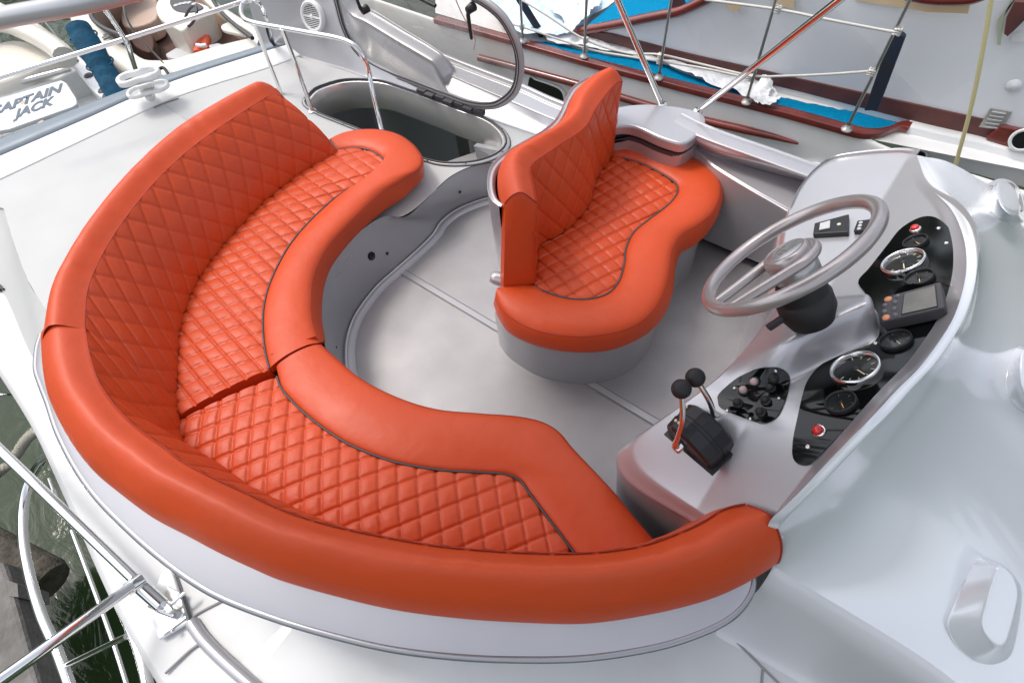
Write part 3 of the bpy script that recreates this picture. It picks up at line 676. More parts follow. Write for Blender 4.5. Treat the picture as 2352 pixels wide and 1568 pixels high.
botH = px([(1137,700),(1146,730),(1171,765),(1221,790),(1281,805),(1355,809),(1415,800),(1480,770),(1520,730),(1541,680),(1547,625),(1560,585),(1599,561),(1634,521),(1653,477),(1659,440),(1650,408),(1615,385),(1560,365),(1500,350),(1440,340)], .265)
crH = px([(1228,652),(1233,610),(1236,566),(1255,551),(1271,544),(1306,521),(1340,486),(1356,456),(1366,417),(1381,389),(1405,361)], .37)
dH = [wdir((1306,531), (1405,616)), wdir((1296,616), (1455,536))]
def empty_part(name, parent):
    o = bpy.data.objects.new(name, None); COL.objects.link(o); o.parent = parent; o.empty_display_size = .05; return o
seat_m = seat(hs, crH, pipH, outH, botH, dH, (.058, .058))
border(hs, inH, outH, botH); piping(hs, cr(pipH, 200))
seamH = px([(1233,464,.73),(1228,437,.735),(1221,407,.735),(1219,387,.735),(1231,371,.735),(1256,354,.735),(1291,330,.735),(1320,312,.735),(1340,297,.735),(1356,277,.735),(1366,255,.735),(1385,227,.735),(1405,203,.735),(1431,179,.735)])
rolH = px([(1158,471),(1147,440),(1144,415),(1146,390),(1161,360),(1196,339),(1241,318),(1276,293),(1296,267),(1308,237),(1325,207),(1355,183),(1385,171),(1416,170)], .72)
nh = 220; SH, RH = cr(seamH, nh), cr(rolH, nh)
crHc = cr(px([(1229,654),(1233,610),(1237,568),(1255,553),(1271,546),(1306,523),(1342,487),(1358,457),(1368,418),(1383,391),(1408,358)], .37), nh)
rh_ = np.clip(1-(1-np.linspace(0, 1, nh))/.06, 0, 1)**2; SH[:, 2] -= .02*rh_; RH[:, 2] -= .04*rh_
cm = SH*.5+RH*.5; cm[:, 2] = .775-.05*rh_
Gq, RR = backrest(hs, crHc, SH, [cm, RH, setz(RH, .62), setz(RH, .42)], (.8, -.3, .3), bulge=.02, quilt_sp=(.072, .072), caps=(0, 1))
# end panel facing the camera
f_ = [P(1229, 654, .362), P(1192, 660, .362), P(1155, 666, .362)]
kk_ = 20; top = cr(RR[0, :kk_], 24); bot = cr(np.array(f_), 24)
outn = (RH[0]-RH[6]); outn[2] = 0; outn /= np.linalg.norm(outn)
G = np.stack([top*(1-t)+bot*t+outn*(.012*math.sin(PI*t)**.5) for t in np.linspace(0, 1, 30)], 1)
m = MB().grid(G); sidep = np.stack([G[0], G[0]-outn*.03], 1); m.grid(sidep); m.grid(np.stack([G[-1], G[-1]-outn*.05], 1)); m.build('end_panel', LEATHER, hs)
MB().tube(top+outn*.001+[0, 0, .001], .0022, 6).build('stitching', mat_stitch, hs)
MB().lathe([(0, .03), (.022, .028), (.028, .01), (.03, -.03)], P(1143, 640, .36), (-.9, -.4, .2), 16).build('latch', SILVER, hs)

# ============================================================ STORAGE BOX
sb = thing('storage_box', 'silver moulded locker with a rounded lid behind the helm seat', 'locker', P(1520, 330, 0))
lidp = px([(1380,262),(1400,250),(1440,241),(1490,238),(1550,243),(1595,252),(1616,262),(1621,280),(1606,305),(1584,323),(1566,329),(1545,325),(1510,313),(1470,295),(1440,288),(1410,291),(1380,300)], .52)
lc = cr(lidp, 90, closed=True); cc = lc.mean(0)
def ringstack(c, spec, name, m_, parent):
    cc_ = c.mean(0); G = np.stack([np.vstack([q, q[:1]]) for q in [(c-cc_)*[k, k, 0]+cc_*[1, 1, 0]+[0, 0, z] for k, z in spec]], 1)
    mm = MB().grid(G); mm.cap(G[:-1, 0]); mm.cap(G[:-1, -1]); return mm.build(name, m_, parent)
MB().prism(lc[::-1], (0, 0, -.055)).build('lid', SILVER, sb, smooth=False, bevel=.014, seg=5)
lb = (lc-lc.mean(0))*[.965, .95, 0]+lc.mean(0)*[1, 1, 0]+[0, 0, .452]
MB().prism(lb[::-1], (0, 0, -.45)).build('locker_body', SILVER, sb, smooth=False, bevel=.006)
ringstack(lc, [(.955, .44), (.955, .46)], 'lid_gap', GASKET, sb)

# ============================================================ HELM FITTINGS
def surf(x, y, o=0., bv=dbv):
    p, n = hit(x, y, bv)
    return p+n*o, n
PN = np.array([-.6587, 0, .7524]); PPT = np.array([.136, 1.19, .914])
def pan(x, y, o=0.):
    q = onG(x, y); e_ = .004; n = np.array([-(g(q[0]+e_, q[1])-g(q[0]-e_, q[1]))/(2*e_), -(g(q[0], q[1]+e_)-g(q[0], q[1]-e_))/(2*e_), 1]); n /= np.linalg.norm(n)
    return q+n*o, n
def fillpoly(name, outline, fn, o, mat_, parent, th=.006, n=160, step=7):
    """fill a smooth closed pixel outline with a fine mesh laid on a surface"""
    pts = cr(np.array(outline, float), n, closed=True)
    from mathutils.geometry import delaunay_2d_cdt
    xs = np.arange(pts[:, 0].min(), pts[:, 0].max(), step); ys = np.arange(pts[:, 1].min(), pts[:, 1].max(), step)
    def inside(x, y):
        c = False; j = n-1
        for i in range(n):
            if (pts[i, 1] > y) != (pts[j, 1] > y) and x < (pts[j, 0]-pts[i, 0])*(y-pts[i, 1])/(pts[j, 1]-pts[i, 1])+pts[i, 0]: c = not c
            j = i
        return c
    vin = [Vector(p) for p in pts]+[Vector((x, y)) for x in xs for y in ys if inside(x, y) and np.min(np.hypot(pts[:, 0]-x, pts[:, 1]-y)) > step*.5]
    vo, _, fo, *_r = delaunay_2d_cdt(vin, [], [list(range(n))], 1, 1e-4)
    V3 = [fn(v.x, v.y, o)[0] for v in vo]; rim = [fn(p[0], p[1], o)[0] for p in pts]; rim2 = [fn(p[0], p[1], o-th)[0] for p in pts]
    m = MB().add(V3, [tuple(f) for f in fo]); m.grid(np.stack([np.vstack([rim, rim[:1]]), np.vstack([rim2, rim2[:1]])], 1))
    return m.build(name, mat_, parent)
ip = thing('instrument_panel', 'glossy black instrument panel with round gauges set into the dash', 'instrument panel', pan(2040, 760)[0])
fillpoly('panel', [(2140,500),(2163,510),(2184,532),(2195,565),(2198,609),(2194,645),(2182,685),(2160,734),(2133,777),(2100,820),(2059,867),(2012,920),(1965,965),(1912,1018),(1873,1058),(1856,1069),(1835,1065),(1823,1047),(1824,1010),(1834,960),(1845,910),(1856,878),(1880,847),(1922,817),(1965,790),(1985,720),(1990,680),(1972,650),(1999,617),(2039,566),(2070,528),(2110,504)], pan, .005, GLOSSB, ip)
def screw(x, y, parent, fn=pan, o=.006, r=.0055):
    p, n = fn(x, y, o)
    MB().lathe([(0, .0005), (r*.2, .0002), (r*.3, .002), (r*.8, .0018), (r, 0), (r, -.002)], p, n, 12).build('screw', CHROME, parent)
for q in ((2156,528),(2227-30,560),(2243-50,660),(1912+62,794),(1838+65,1056-20)): pass
for x, y in ((2157,528),(2225-50,562),(2190,660),(2013-0,792),(1858,1026)): screw(x, y, ip)
def gauge(x, y, r, chrome, ang, name='gauge', needle=CREAM):
    p, n = pan(x, y, .006)
    e1 = np.cross(n, [0, 0, 1.]); e1 /= np.linalg.norm(e1); e2 = np.cross(n, e1)
    h = .014 if chrome else .010
    bz = MB().lathe([(r*1.0, -.002), (r, h*.6), (r*.96, h), (r*.9, h), (r*.86, h*.75), (r*.84, h*.3)], p, n, 48).build('gauge_bezel', CHROME if chrome else BLACK, ip)
    MB().lathe([(0, h*.3), (r*.86, h*.3)], p, n, 40).build('gauge_dial', DIAL, bz)
    mk = MB()
    for k in range(9 if chrome else 5):
        t = math.radians(-210+k*(240/(8 if chrome else 4))); d = math.cos(t)*e1+math.sin(t)*e2; s = np.cross(n, d)
        c = p+d*r*.68+n*(h*.3+.0007); mk.box(c, r*.16, r*.035, .0006, [d, s, n])
    mk.build('gauge_marks', CREAM if chrome else KEY, bz)
    t = math.radians(ang); d = math.cos(t)*e1+math.sin(t)*e2; s = np.cross(n, d)
    MB().box(p+d*r*.28+n*(h*.3+.0012), r*.62, r*.05, .0008, [d, s, n]).build('needle', needle, bz, smooth=False)
    MB().lathe([(0, h*.3+.004), (r*.12, h*.3+.003), (r*.13, h*.3)], p, n, 16).build('gauge_hub', BLACK, bz)
    return p, n
gauge(2078, 610, .052, True, 200); gauge(1969, 854, .054, True, 235)
gauge(2105, 562, .030, False, 225, needle=NEEDLE); gauge(2114, 645, .033, False, 200); gauge(2060, 788, .034, False, 225); gauge(1935, 930, .034, False, 215, needle=NEEDLE)
def button(x, y, r, h, m_, parent, fn=pan, ring=True, name='push_button'):
    p, n = fn(x, y, .005)
    b = MB().lathe([(0, h*1.0), (r*.6, h*.97), (r*.9, h*.8), (r, h*.5), (r, 0)], p, n, 20).build(name, m_, parent)
    if ring: MB().lathe([(r*1.0, h*.3), (r*1.3, h*.25), (r*1.35, 0)], p, n, 20).build('button_ring', CHROME if ring is True else ring, b)
button(2104, 530, .0105, .013, RED, ip); button(1884, 990, .0115, .015, RED, ip)
# small switch panel
sp = thing('helm_switchboard', 'small rounded black switch panel with six rubber knobs near the throttle', 'switch panel', surf(1740, 905)[0])
def dsurf(x, y, o=0.): return surf(x, y, o)
fillpoly('panel', [(1650,921),(1653,905),(1690,872),(1719,856),(1747,845),(1782,843),(1806,853),(1815,875),(1804,921),(1785,958),(1757,973),(1729,967),(1661,940)], dsurf, .004, GLOSSB, sp, step=9)
for x, y, mm_ in ((1736,876,PINK),(1709,902,PINK),(1777,869,RUBBER),(1772,893,RUBBER),(1697,928,RUBBER),(1762,925,RUBBER),(1751,949,RUBBER)):
    button(x, y, .0098, .017, mm_, sp, fn=dsurf, ring=BLACK, name='rubber_knob')
for x, y in ((1782,850),(1688,894),(1791,918),(1672,944),(1726,963)): screw(x, y, sp, fn=dsurf, r=.004)

# --- steering wheel
az, el = math.radians(176.8), math.radians(41.3)
WN = np.array([math.cos(el)*math.cos(az), math.cos(el)*math.sin(az), math.sin(el)]); WC = np.array([-.111, 1.054, 1.101])
sw = thing('steering_wheel', 'taupe metallic boat steering wheel on a black ribbed column boot', 'steering wheel', WC-WN*.2)
tgt = PP(1648, 697, WC, WN); E1 = tgt-WC; E1 /= np.linalg.norm(E1); E2 = np.cross(WN, E1)
th = np.linspace(0, 2*PI, 96, endpoint=False)
MB().tube([WC+.1955*(math.cos(t)*E1+math.sin(t)*E2) for t in th], .0163, 16, closed=True).build('rim', WHEELM, sw)
HB = WC-WN*.012
path = [HB+E1*.192+E2*.036, HB+E1*.14+E2*.042, HB+E1*.08+E2*.05, HB+E1*.03+E2*.056]
path += [HB+.06*(math.cos(t)*E1+math.sin(t)*E2) for t in np.linspace(PI*.42, PI*1.58, 16)]
path += [HB+E1*.03-E2*.056, HB+E1*.08-E2*.05, HB+E1*.14-E2*.042, HB+E1*.192-E2*.036]
MB().tube(cr(path, 70), .0125, 12).build('spoke', WHEELM, sw)
hb = MB().lathe([(0, .024), (.040, .024), (.042, .026), (.048, .024), (.052, .018), (.054, .004), (.052, -.004), (.050, -.03), (.046, -.034)], HB, WN, 40).build('hub', WHEELM, sw)
MB().lathe([(.052, -.012), (.054, -.02), (.050, -.05), (.04, -.052)], HB, WN, 40).build('hub_collar', HUBM, hb)
MB().lathe([(0, .0255), (.038, .0255), (.0395, .024)], HB, WN, 40).build('hub_badge', HUBM, hb)
em = MB(); ec = HB+WN*.0265
up_ = np.array([0, 0, 1.])-WN*WN[2]; up_ /= np.linalg.norm(up_); rt = np.cross(up_, WN); rt = rt if True else -rt
for pl in ([(-.026, -.012), (-.008, -.014), (.002, .014)], [(.004, .016), (.010, -.010), (.026, -.006)], [(-.006, -.004), (.006, -.012), (.014, .004)], [(-.028, -.018), (.0, -.02), (.026, -.014)]):
    q = cr([ec+rt*a+up_*b for a, b in pl], 10); em.tube(q, .0014, 5)
em.build('hub_emblem', WHEELM, hb)
boot = [(.044, -.045)]
for k in range(7): boot += [(.047+.002*k, -.052-.0075*k), (.043+.002*k, -.0555-.0075*k)]
boot += [(.060, -.105), (.063, -.108), (.064, -.145), (.05, -.18)]
BX = P(1853, 704, .985)-HB; BX /= -np.linalg.norm(BX)
MB().lathe(boot, HB, BX, 40).build('column_boot', RUBBER, sw)
q = HB-BX*.125+E1*.06; MB().box(q+E1*.02, .045, .02, .014, [E1, E2, WN]).build('tilt_lever', BLACK, sw, smooth=False, bevel=.003)

# --- throttle
c, n = surf(1612, 1012); n = np.array([-.35, -.18, .92]); n /= np.linalg.norm(n)
tc = thing('throttle_control', 'black twin lever throttle control with chrome levers and black ball knobs', 'throttle', c)
fx = np.array([1., -.25, 0]); fx -= n*(fx@n); fx /= np.linalg.norm(fx); fy = np.cross(n, fx)
def TL(a, b, h): return c+(fx*a+fy*b+n*h)*1.12
prof = [(-.068, -.01), (-.072, .03), (-.060, .062), (-.035, .088), (.0, .098), (.022, .094), (.05, .070), (.068, .036), (.072, -.01)]
W2 = .042
G = np.array([[TL(a*k, b, (h if h < 0 else h*kk)) for a, h in prof] for b, k, kk in ((-W2, .86, .86), (-W2+.006, .97, .97), (-.006, 1, 1), (-.004, .975, .98), (.004, .975, .98), (.006, 1, 1), (W2-.006, .97, .97), (W2, .86, .86))])
m = MB().grid(G); m.cap(G[0]); m.cap(G[-1]); m.build('housing', BLACK, tc, smooth=False)
MB().prism([TL(-.078, -W2-.006, .0), TL(.078, -W2-.006, .0), TL(.078, W2+.006, .0), TL(-.078, W2+.006, .0)], n*.006).build('base_flange', BLACK, tc, smooth=False)
# near lever
def lever(side, kx, ky, kz):
    pv = TL(.0 if side > 0 else -.01, side*(W2+.014), .038)
    kn = P(kx, ky, kz)
    mid = pv*.5+kn*.5+n*.005+fx*.012; a = pv+n*.02
    lv = MB().tube(cr([pv, a, mid, kn-(kn-mid)*.1], 24), [.010]*4+[.0075]*20, 10).build('lever', CHROME, tc)
    MB().lathe([(0, .012), (.011, .012), (.014, .008), (.014, -.012)], pv, fy*side, 20).build('lever_pivot', CHROME, lv)
    MB().lathe([(0.0001+.0245*math.sin(t), .0245*math.cos(t)) for t in np.linspace(0, PI, 18)], kn, n, 28).build('ball_knob', RUBBER, lv)
lo_side = -1 if P(1567, 1022, .6)[1] < c[1] else 1
lever(-1, 1565, 893, c[2]+.20); lever(1, 1597, 867, c[2]+.19)
for a, b in ((-.035, -.02), (-.025, -.02), (-.045, .022)): MB().lathe([(0, .002), (.004, .001), (.004, -.003)], TL(a, b, .090 if a > -.04 else .084), n, 10).build('rivet', CREAM, tc)

# --- navigation display
c0_, n0 = pan(2095, 692, .055)
dn = np.array([-.62, -.12, .77]); dn /= np.linalg.norm(dn)
nd = thing('navigation_display', 'grey box-shaped chart display with orange and grey keys mounted on the dash', 'display', c0_)
D4 = [PP(x, y, c0_, dn) for x, y in ((2033,681),(2160,646),(2170,705),(2022,739))]
r4 = np.array(D4); MB().prism(r4, -dn*.035).build('display_case', DKGREY, nd, smooth=False, bevel=.004)
scr = np.array([PP(x, y, c0_+dn*.0015, dn) for x, y in ((2078,675),(2147,656),(2152,703),(2072,721))]); ms = scr.mean(0)
MB().prism([q+(q-ms)*.06 for q in scr], -dn*.003).build('screen_bezel', BLACK, nd, smooth=False)
MB().prism(scr+dn*.001, -dn*.002).build('screen', LCD, nd, smooth=False)
for x, y, mm_ in ((2040,687,ORANGE),(2035,729,ORANGE),(2062,680,KEY),(2056,694,KEY),(2033,701,KEY),(2054,709,KEY),(2032,715,KEY),(2056,723,KEY)):
    r_ = .0085 if mm_ is ORANGE else .006
    MB().lathe([(0, .004), (r_*.7, .0035), (r_, .001), (r_, -.001)], PP(x, y, c0_, dn), dn, 16).build('key', mm_, nd)
MB().lathe([(.03, 0), (.03, -.05)], c0_-dn*.03, dn, 20).build('mounting_foot', BLACK, nd)

# --- switch boxes on the dash
def sbox(name, label, q4, h, grp=None):
    b = [surf(x, y, .0) for x, y in q4]; n_ = sum(v[1] for v in b); n_ /= np.linalg.norm(n_)
    bb_ = np.array([v[0] for v in b]); t = thing(name, label, 'switch box', bb_.mean(0), grp)
    top_ = [PP(x, y, bb_.mean(0)+n_*h, n_) for x, y in q4]
    MB().prism(np.array(top_), -n_*(h+.006)).build('housing', BLACK, t, smooth=False, bevel=.003)
    return t, bb_.mean(0)+n_*h, n_
t, tp, tn = sbox('switch_box', 'black switch box with a grey rocker, left of the two on the dash', [(1871,512),(1950,491),(1949,532),(1867,537)], .018, 'switch boxes on the dash')
MB().prism(np.array([PP(x, y, tp+tn*.006, tn) for x, y in ((1883,512),(1907,505),(1906,522),(1881,527))]), -tn*.006).build('rocker_switch', GREYV, t, smooth=False, bevel=.002)
MB().lathe([(0, .003), (.005, .002), (.006, 0)], PP(1927, 515, tp, tn), tn, 14).build('indicator', CREAM, t)
t, tp, tn = sbox('switch_box', 'black switch box with three small round buttons, partly behind the wheel rim', [(1969,506),(2031,499),(2026,524),(1960,530)], .012, 'switch boxes on the dash')
for x, y in ((1977,511),(1975,518),(1973,525)): MB().lathe([(0, .003), (.005, .002), (.006, 0)], PP(x, y, tp, tn), tn, 12).build('push_button', GREYV, t)

# ============================================================ RAILS, HATCH, FITTINGS
def tubeobj(name, pts, r, m_=CHROME, parent=None, n=60, ns=14): return MB().tube(cr(pts, n), r, ns).build(name, m_, parent)
hr = thing('handrail', 'polished steel safety rail looping around the companionway hatch', 'handrail', P(717, 253, .22))
zt = .68
loop = [P(629,106,.25), P(618,60,.45), P(612,42,.60), P(600,14,zt-.03), P(590,4,zt), P(577,1,zt), P(562,5,zt), P(554,16,zt), P(554,31,zt), P(560,42,zt), P(572,49,zt), P(600,56,zt), P(645,64,zt), P(707,75,zt), P(768,86,zt), P(800,96,zt-.005), P(822,112,zt-.03), P(838,138,.60), P(847,165,.53)]
end = P(884, 330, .24); loop += [P(857,215,.44), P(870,270,.33), end]
tubeobj('top_rail', loop, .0125, parent=hr, n=160)
tubeobj('post', [P(585,54,zt), P(612,128,.45), P(645,212,.23)], .011, parent=hr, n=20); tubeobj('post', [P(648,66,zt), P(680,150,.46), P(717,255,.225)], .012, parent=hr, n=20)
for q in (P(717,255,.222), P(884,330,.222), P(629,106,.235)): MB().lathe([(0, .008), (.02, .007), (.028, .002), (.028, 0)], q, (0, 0, 1), 20).build('post_foot', CHROME, hr)
ar = thing('guard_rail', 'long thin polished rail crossing above the transom edge', 'handrail', P(310, 165, .27))
tubeobj('top_rail', [P(-60,196,.66), P(0,178,.66), P(280,92,.66), P(560,3,.66), P(640,-30,.66)], .0125, parent=ar)
tubeobj('post', [P(223,-5,1.1), P(290,98,.64), P(314,168,.27)], .011, parent=ar, n=20)
MB().tube([P(291,96,.66), P(314,168,.27)], .014, 12).build('post_sleeve', CHROME, ar)
bp_ = thing('canopy_pole', 'thick brushed pole crossing the top left corner close to the viewer', 'pole', P(0, 45, 1.55), 'canopy frame poles')
tubeobj('tube', [P(-120,78,1.55), P(0,43,1.57), P(200,5,1.6), P(450,-60,1.63)], .0205, mat('satin_anodised_tube', (.72, .72, .74), .35, metal=.25), bp_)
def pole(label, a, b, r, foot=True, m_=CHROME):
    t = thing('canopy_pole', label, 'pole', a, 'canopy frame poles'); MB().tube(np.linspace(a, b, 12), r, 16).build('tube', m_, t)
    if foot: MB().lathe([(0, .012), (r*1.2, .012), (r*1.9, .002), (r*1.9, -.004)], a, (0, 0, 1), 20).build('pole_foot', CHROME, t)
pole('polished canopy pole rising up and left from behind the locker lid', P(1522,242,.50), P(1405,-30,1.05), .0125)
pole('polished canopy pole leaning right from the locker corner across the white cabin side', P(1602,256,.50), P(1960,-25,1.25), .0125)
# lower left frame
hg = thing('folding_bracket', 'steel folding bracket bolted on a square plate at the deck corner', 'bracket', P(380, 1395, .07))
MB().prism(px([(352,1420),(374,1458),(428,1418),(412,1360),(385,1345)], .078), (0, 0, -.008)).build('base_plate', BRUSHED, hg, smooth=False, bevel=.002)
MB().box(P(392, 1395, .10), .05, .022, .05).build('hinge_bracket', CHROME, hg, smooth=False, bevel=.005)
MB().tube([P(375,1402,.11), P(425,1360,.11)], .007, 10).build('hinge_pin', CHROME, hg)
MB().tube([P(345,1385,.12), P(372,1400,.10), P(402,1412,.09)], .012, 12).build('hinge_arm', CHROME, hg)
for x, y in ((395,1448),(412,1365),(420,1412)): MB().lathe([(0, .004), (.006, .003), (.008, 0)], P(x, y, .079), (0, 0, 1), 12).build('screw', CHROME, hg)
pole('long steel pole running from the deck hinge out past the left edge', P(370,1388,.12), P(-60,975,.30), .0175, False)
pole('steel pole clamped to the hinge and running to the bottom left corner', P(325,1330,.16), P(-60,1605,.42), .0185, False)
cl = thing('pole_clamp', 'steel tee clamp joining the two lower left poles', 'clamp', P(325, 1335, .15))
MB().tube([P(305,1330,.155), P(372,1390,.12)], .0235, 16).build('sleeve', CHROME, cl); MB().tube([P(330,1328,.16), P(290,1355,.18)], .0235, 16).build('tee_branch', CHROME, cl)
br = thing('boarding_ladder', 'curved polished steel boarding ladder rails hanging over the side above the water', 'ladder', P(300, 1500, -.4))
tubeobj('rail', [P(104,985,-.02), P(122,1030,-.06), P(150,1100,-.12), P(195,1190,-.2), P(245,1320,-.25), P(300,1440,-.25), P(325,1510,-.25), P(345,1600,-.25)], .021, parent=br)
tubeobj('rail', [P(122,1040,-.25), P(95,1058,-.35), P(66,1110,-.45), P(54,1170,-.5), P(54,1240,-.5), P(68,1320,-.5), P(95,1410,-.5), P(130,1490,-.5), P(170,1600,-.5)], .0215, parent=br)
tubeobj('rung', [P(150,1528,-.5), P(290,1460,-.28)], .012, parent=br, n=12); tubeobj('rung', [P(-60,905,-.45), P(30,907,-.4), P(72,912,-.2)], .011, parent=br, n=12)
tag(tubeobj('boat_hook_line', [P(165,1218,-.9), P(215,1350,-.9), P(262,1480,-.9), P(300,1600,-.9)], .011), 'thin pale steel rod passing behind the ladder over the dark water', 'rod')
tw = thing('turnbuckle', 'thin steel turnbuckle hanging beside the ladder top', 'turnbuckle', P(118, 1105, -.3))
MB().tube([P(112,1098,-.3), P(122,1125,-.32)], .006, 8).build('thread', CHROME, tw); MB().tube([P(122,1125,-.32), P(138,1172,-.36)], .011, 10).build('body', CHROME, tw)

# --- hatch cover
hp = np.array([-2.38, 2.06, .245]); tl = math.radians(-3); hn = np.array([0, -math.cos(tl), math.sin(tl)])
hv = thing('hatch_cover', 'clear rounded hatch cover standing open on its hinge, framed in grey', 'hatch cover', hp)
HC = [(757,-60),(770,15),(788,72),(816,120),(848,152),(895,177),(957,201),(1020,225),(1082,247),(1129,252),(1160,243),(1190,216),(1203,172),(1200,119),(1178,62),(1143,16),(1080,-25),(980,-62),(860,-90),(790,-90)]
oc = cr([PP(x, y, hp, hn) for x, y in HC], 140, closed=True); hcn = oc.mean(0)
def ringt(k, dz): return (oc-hcn)*k+hcn+hn*dz
t_ = ringt(1, 0); tang = np.roll(t_, -1, 0)-np.roll(t_, 1, 0); tang /= np.linalg.norm(tang, axis=1)[:, None]; inw = np.cross(tang, hn); inw *= np.sign(((hcn-t_)*inw).sum(1).mean())
G = np.stack([np.vstack([q, q[:1]]) for q in (oc+inw*.042+hn*.004, oc+inw*.034+hn*.012, oc+inw*.006+hn*.012, oc+hn*.0, oc+inw*.006-hn*.012, oc+inw*.042-hn*.006, oc+inw*.042+hn*.004)], 1)
MB().grid(G).build('frame', FRAME, hv)
MB().tube(oc+inw*.040+hn*.008, .0055, 8, closed=True).build('gasket', GASKET, hv)
MB().tube(oc+inw*.024+hn*.0125, .0035, 6, closed=True).build('gasket', GASKET, hv)
pane = MB(); rg = oc+inw*.03; pane.cap(rg); pane.build('pane', GLASS, hv)
ha, hb2 = PP(958,210,hp,hn), PP(1110,262,hp,hn)
hd = (hb2-ha)/np.linalg.norm(hb2-ha)
m = MB()
a_, b_ = P(958,208,.25), P(1112,262,.25); hd = (b_-a_)/np.linalg.norm(b_-a_); L_ = np.linalg.norm(b_-a_); hy = np.cross([0, 0, 1.], hd)
for k in range(7): m.box(a_+hd*L_*(k+.5)/7+[0, -.01 if k % 2 else .004, .004], L_/7*.86, .030, .022, [hd, hy, np.array([0, 0, 1.])])
m.tube([a_, b_], .009, 10); m.build('hinge', DKGREY, hv, smooth=False)
for kx, ky, ex, ey in ((1170-0,0,0,0),): pass
def handle(x, y, x2, y2):
    a = PP(x, y, hp+hn*.03, hn); b = PP(x2, y2, hp+hn*.04, hn)
    h = MB().lathe([(0, .012), (.018, .01), (.022, -.03)], a, hn, 20).build('handle', BLACK, hv)
    MB().tube([a, a+(b-a)*.15+hn*.012, b], [.013, .010, .007], 10).build('handle_arm', BLACK, h)
handle(1078, 22, 1083, 90); handle(835, 25, 812, -20); 
a = PP(955, -8, hp+hn*.03, hn); b = PP(1000, 14, hp+hn*.03, hn); MB().tube([a, b], .010, 8).build('stay_arm', BLACK, hv)
tag(MB().tube(cr([PP(1035,-30,hp-hn*.1,hn), PP(1060,30,hp-hn*.1,hn), PP(1090,85,hp-hn*.1,hn), PP(1088,115,hp-hn*.1,hn)], 30), .003, 6).build('thin_line', mat('pink_line', (.7, .4, .33), .7)), 'thin pinkish line hanging behind the hatch cover pane', 'line')

# --- loudspeaker on the arch base
spc = hit(722, 36, abv)[0]+np.array([0, -.012, 0]); spn = hit(722, 36, abv)[1]; spn /= np.linalg.norm(spn)
ls = thing('loudspeaker', 'round white marine loudspeaker with slatted grille on the arch base', 'loudspeaker', spc)
SR = .088
MB().lathe([(0, .012), (SR*.8, .012), (SR*.86, .018), (SR*.95, .016), (SR, .008), (SR, -.09)], spc, spn, 48).build('speaker_rim', WPLAST, ls)
s1_ = np.cross(spn, [0, 0, 1.]); s1_ /= np.linalg.norm(s1_); s2v = np.cross(s1_, spn)
m = MB()
for k in range(-6, 7):
    if k == 0: continue
    hw = math.sqrt(max(0, (SR*.72)**2-(k*SR*.115)**2)); m.box(spc+s2v*k*SR*.115+spn*.0128, hw*2, SR*.045, .001, [s1_, s2v, spn])
m.build('grille_slots', GLOSSB, ls, smooth=False)
MB().lathe([(0, .015), (.012, .014), (.014, .012)], spc, spn, 20).build('centre_cap', WPLAST, ls)
# cable and sticker by the rail
tag(MB().tube(cr([P(612,62,.45), P(616,80,.4), P(622,95,.32), P(632,106,.27)], 20), .007, 8).build('black_cable', RUBBER), 'black cable drooping beside the handrail foot', 'cable')

# --- canopy stretched overhead: it shades the cockpit
cano = thing('canopy', 'grey canvas sun canopy stretched over the cockpit on its steel frame', 'canopy', (-.8, -.25, 2.7))
GX, GY = np.linspace(-2.2, -.1, 30), np.linspace(-.5, 1.1, 20)
CG = np.array([[(x, y, 2.72-.16*((y+.25)/1.2)**2-.05*abs(math.sin((x-.75)*PI/1.0167))) for y in GY] for x in GX])
MB().grid(CG).build('canvas', mat('canopy_canvas', (.5, .5, .5), .9, bump=(12, .4, .01)), cano, solid=.004)
for i_ in (0, 10, 20, 29): MB().tube(CG[i_]+[0, 0, -.016], .0125, 10).build('hoop', CHROME, cano)
# --- cup holder
ch = thing('cup_holder', 'white plastic double ring cup holder clipped over the transom edge', 'cup holder', P(340, 210, .3))
def eight(cx, cy, a, b, z, k=1.0, wob=.22):
    c1_ = P(cx-a*.5, cy+a*.28*.5, z); c2_ = P(cx+a*.5, cy-a*.28*.5, z); d = c2_-c1_; L = np.linalg.norm(d)*.95; d = d/np.linalg.norm(d); e = np.array([-d[1], d[0], 0]); cc_ = (c1_+c2_)/2
    return np.array([cc_+d*L*math.copysign(abs(math.cos(t))**.8, math.cos(t))+e*b*math.copysign(abs(math.sin(t))**.75, math.sin(t))*(1-wob*math.exp(-(math.cos(t)/.33)**2)) for t in np.linspace(0.01, 2*PI+.01, 72, endpoint=False)])
r1 = eight(322, 181, 47, .062, .39, wob=.26)
def band(r, w_, h, name):
    t_ = np.roll(r, -1, 0)-np.roll(r, 1, 0); t_[:, 2] = 0; t_ /= np.linalg.norm(t_, axis=1)[:, None]; n_ = np.stack([t_[:, 1], -t_[:, 0], 0*t_[:, 0]], 1)
    G_ = np.stack([np.vstack([q, q[:1]]) for q in (r-n_*w_, r-n_*w_+[0, 0, h], r-n_*w_*.5+[0, 0, h+.004], r+n_*w_*.5+[0, 0, h+.004], r+n_*w_+[0, 0, h], r+n_*w_, r-n_*w_)], 1)
    return MB().grid(G_).build(name, WPLAST, ch)
band(r1, .012, .028, 'ring')
r2 = eight(342, 208, 47, .060, .315, wob=.26)
band(r2, .010, .016, 'tray_rim'); m = MB(); m.cap(r2+[0, 0, .004]); m.cap(r2+[0, 0, .0]); m.build('tray', WPLAST, ch)
MB().prism([P(314,200,.39), P(348,190,.39), P(352,204,.315), P(322,214,.315)], (-.012, .018, 0.0)).build('bracket', WPLAST, ch, smooth=False, bevel=.003)
MB().tube(np.array([P(338,212,.318), P(345,222,.262)]), .03, 16).build('foot', WPLAST, ch)
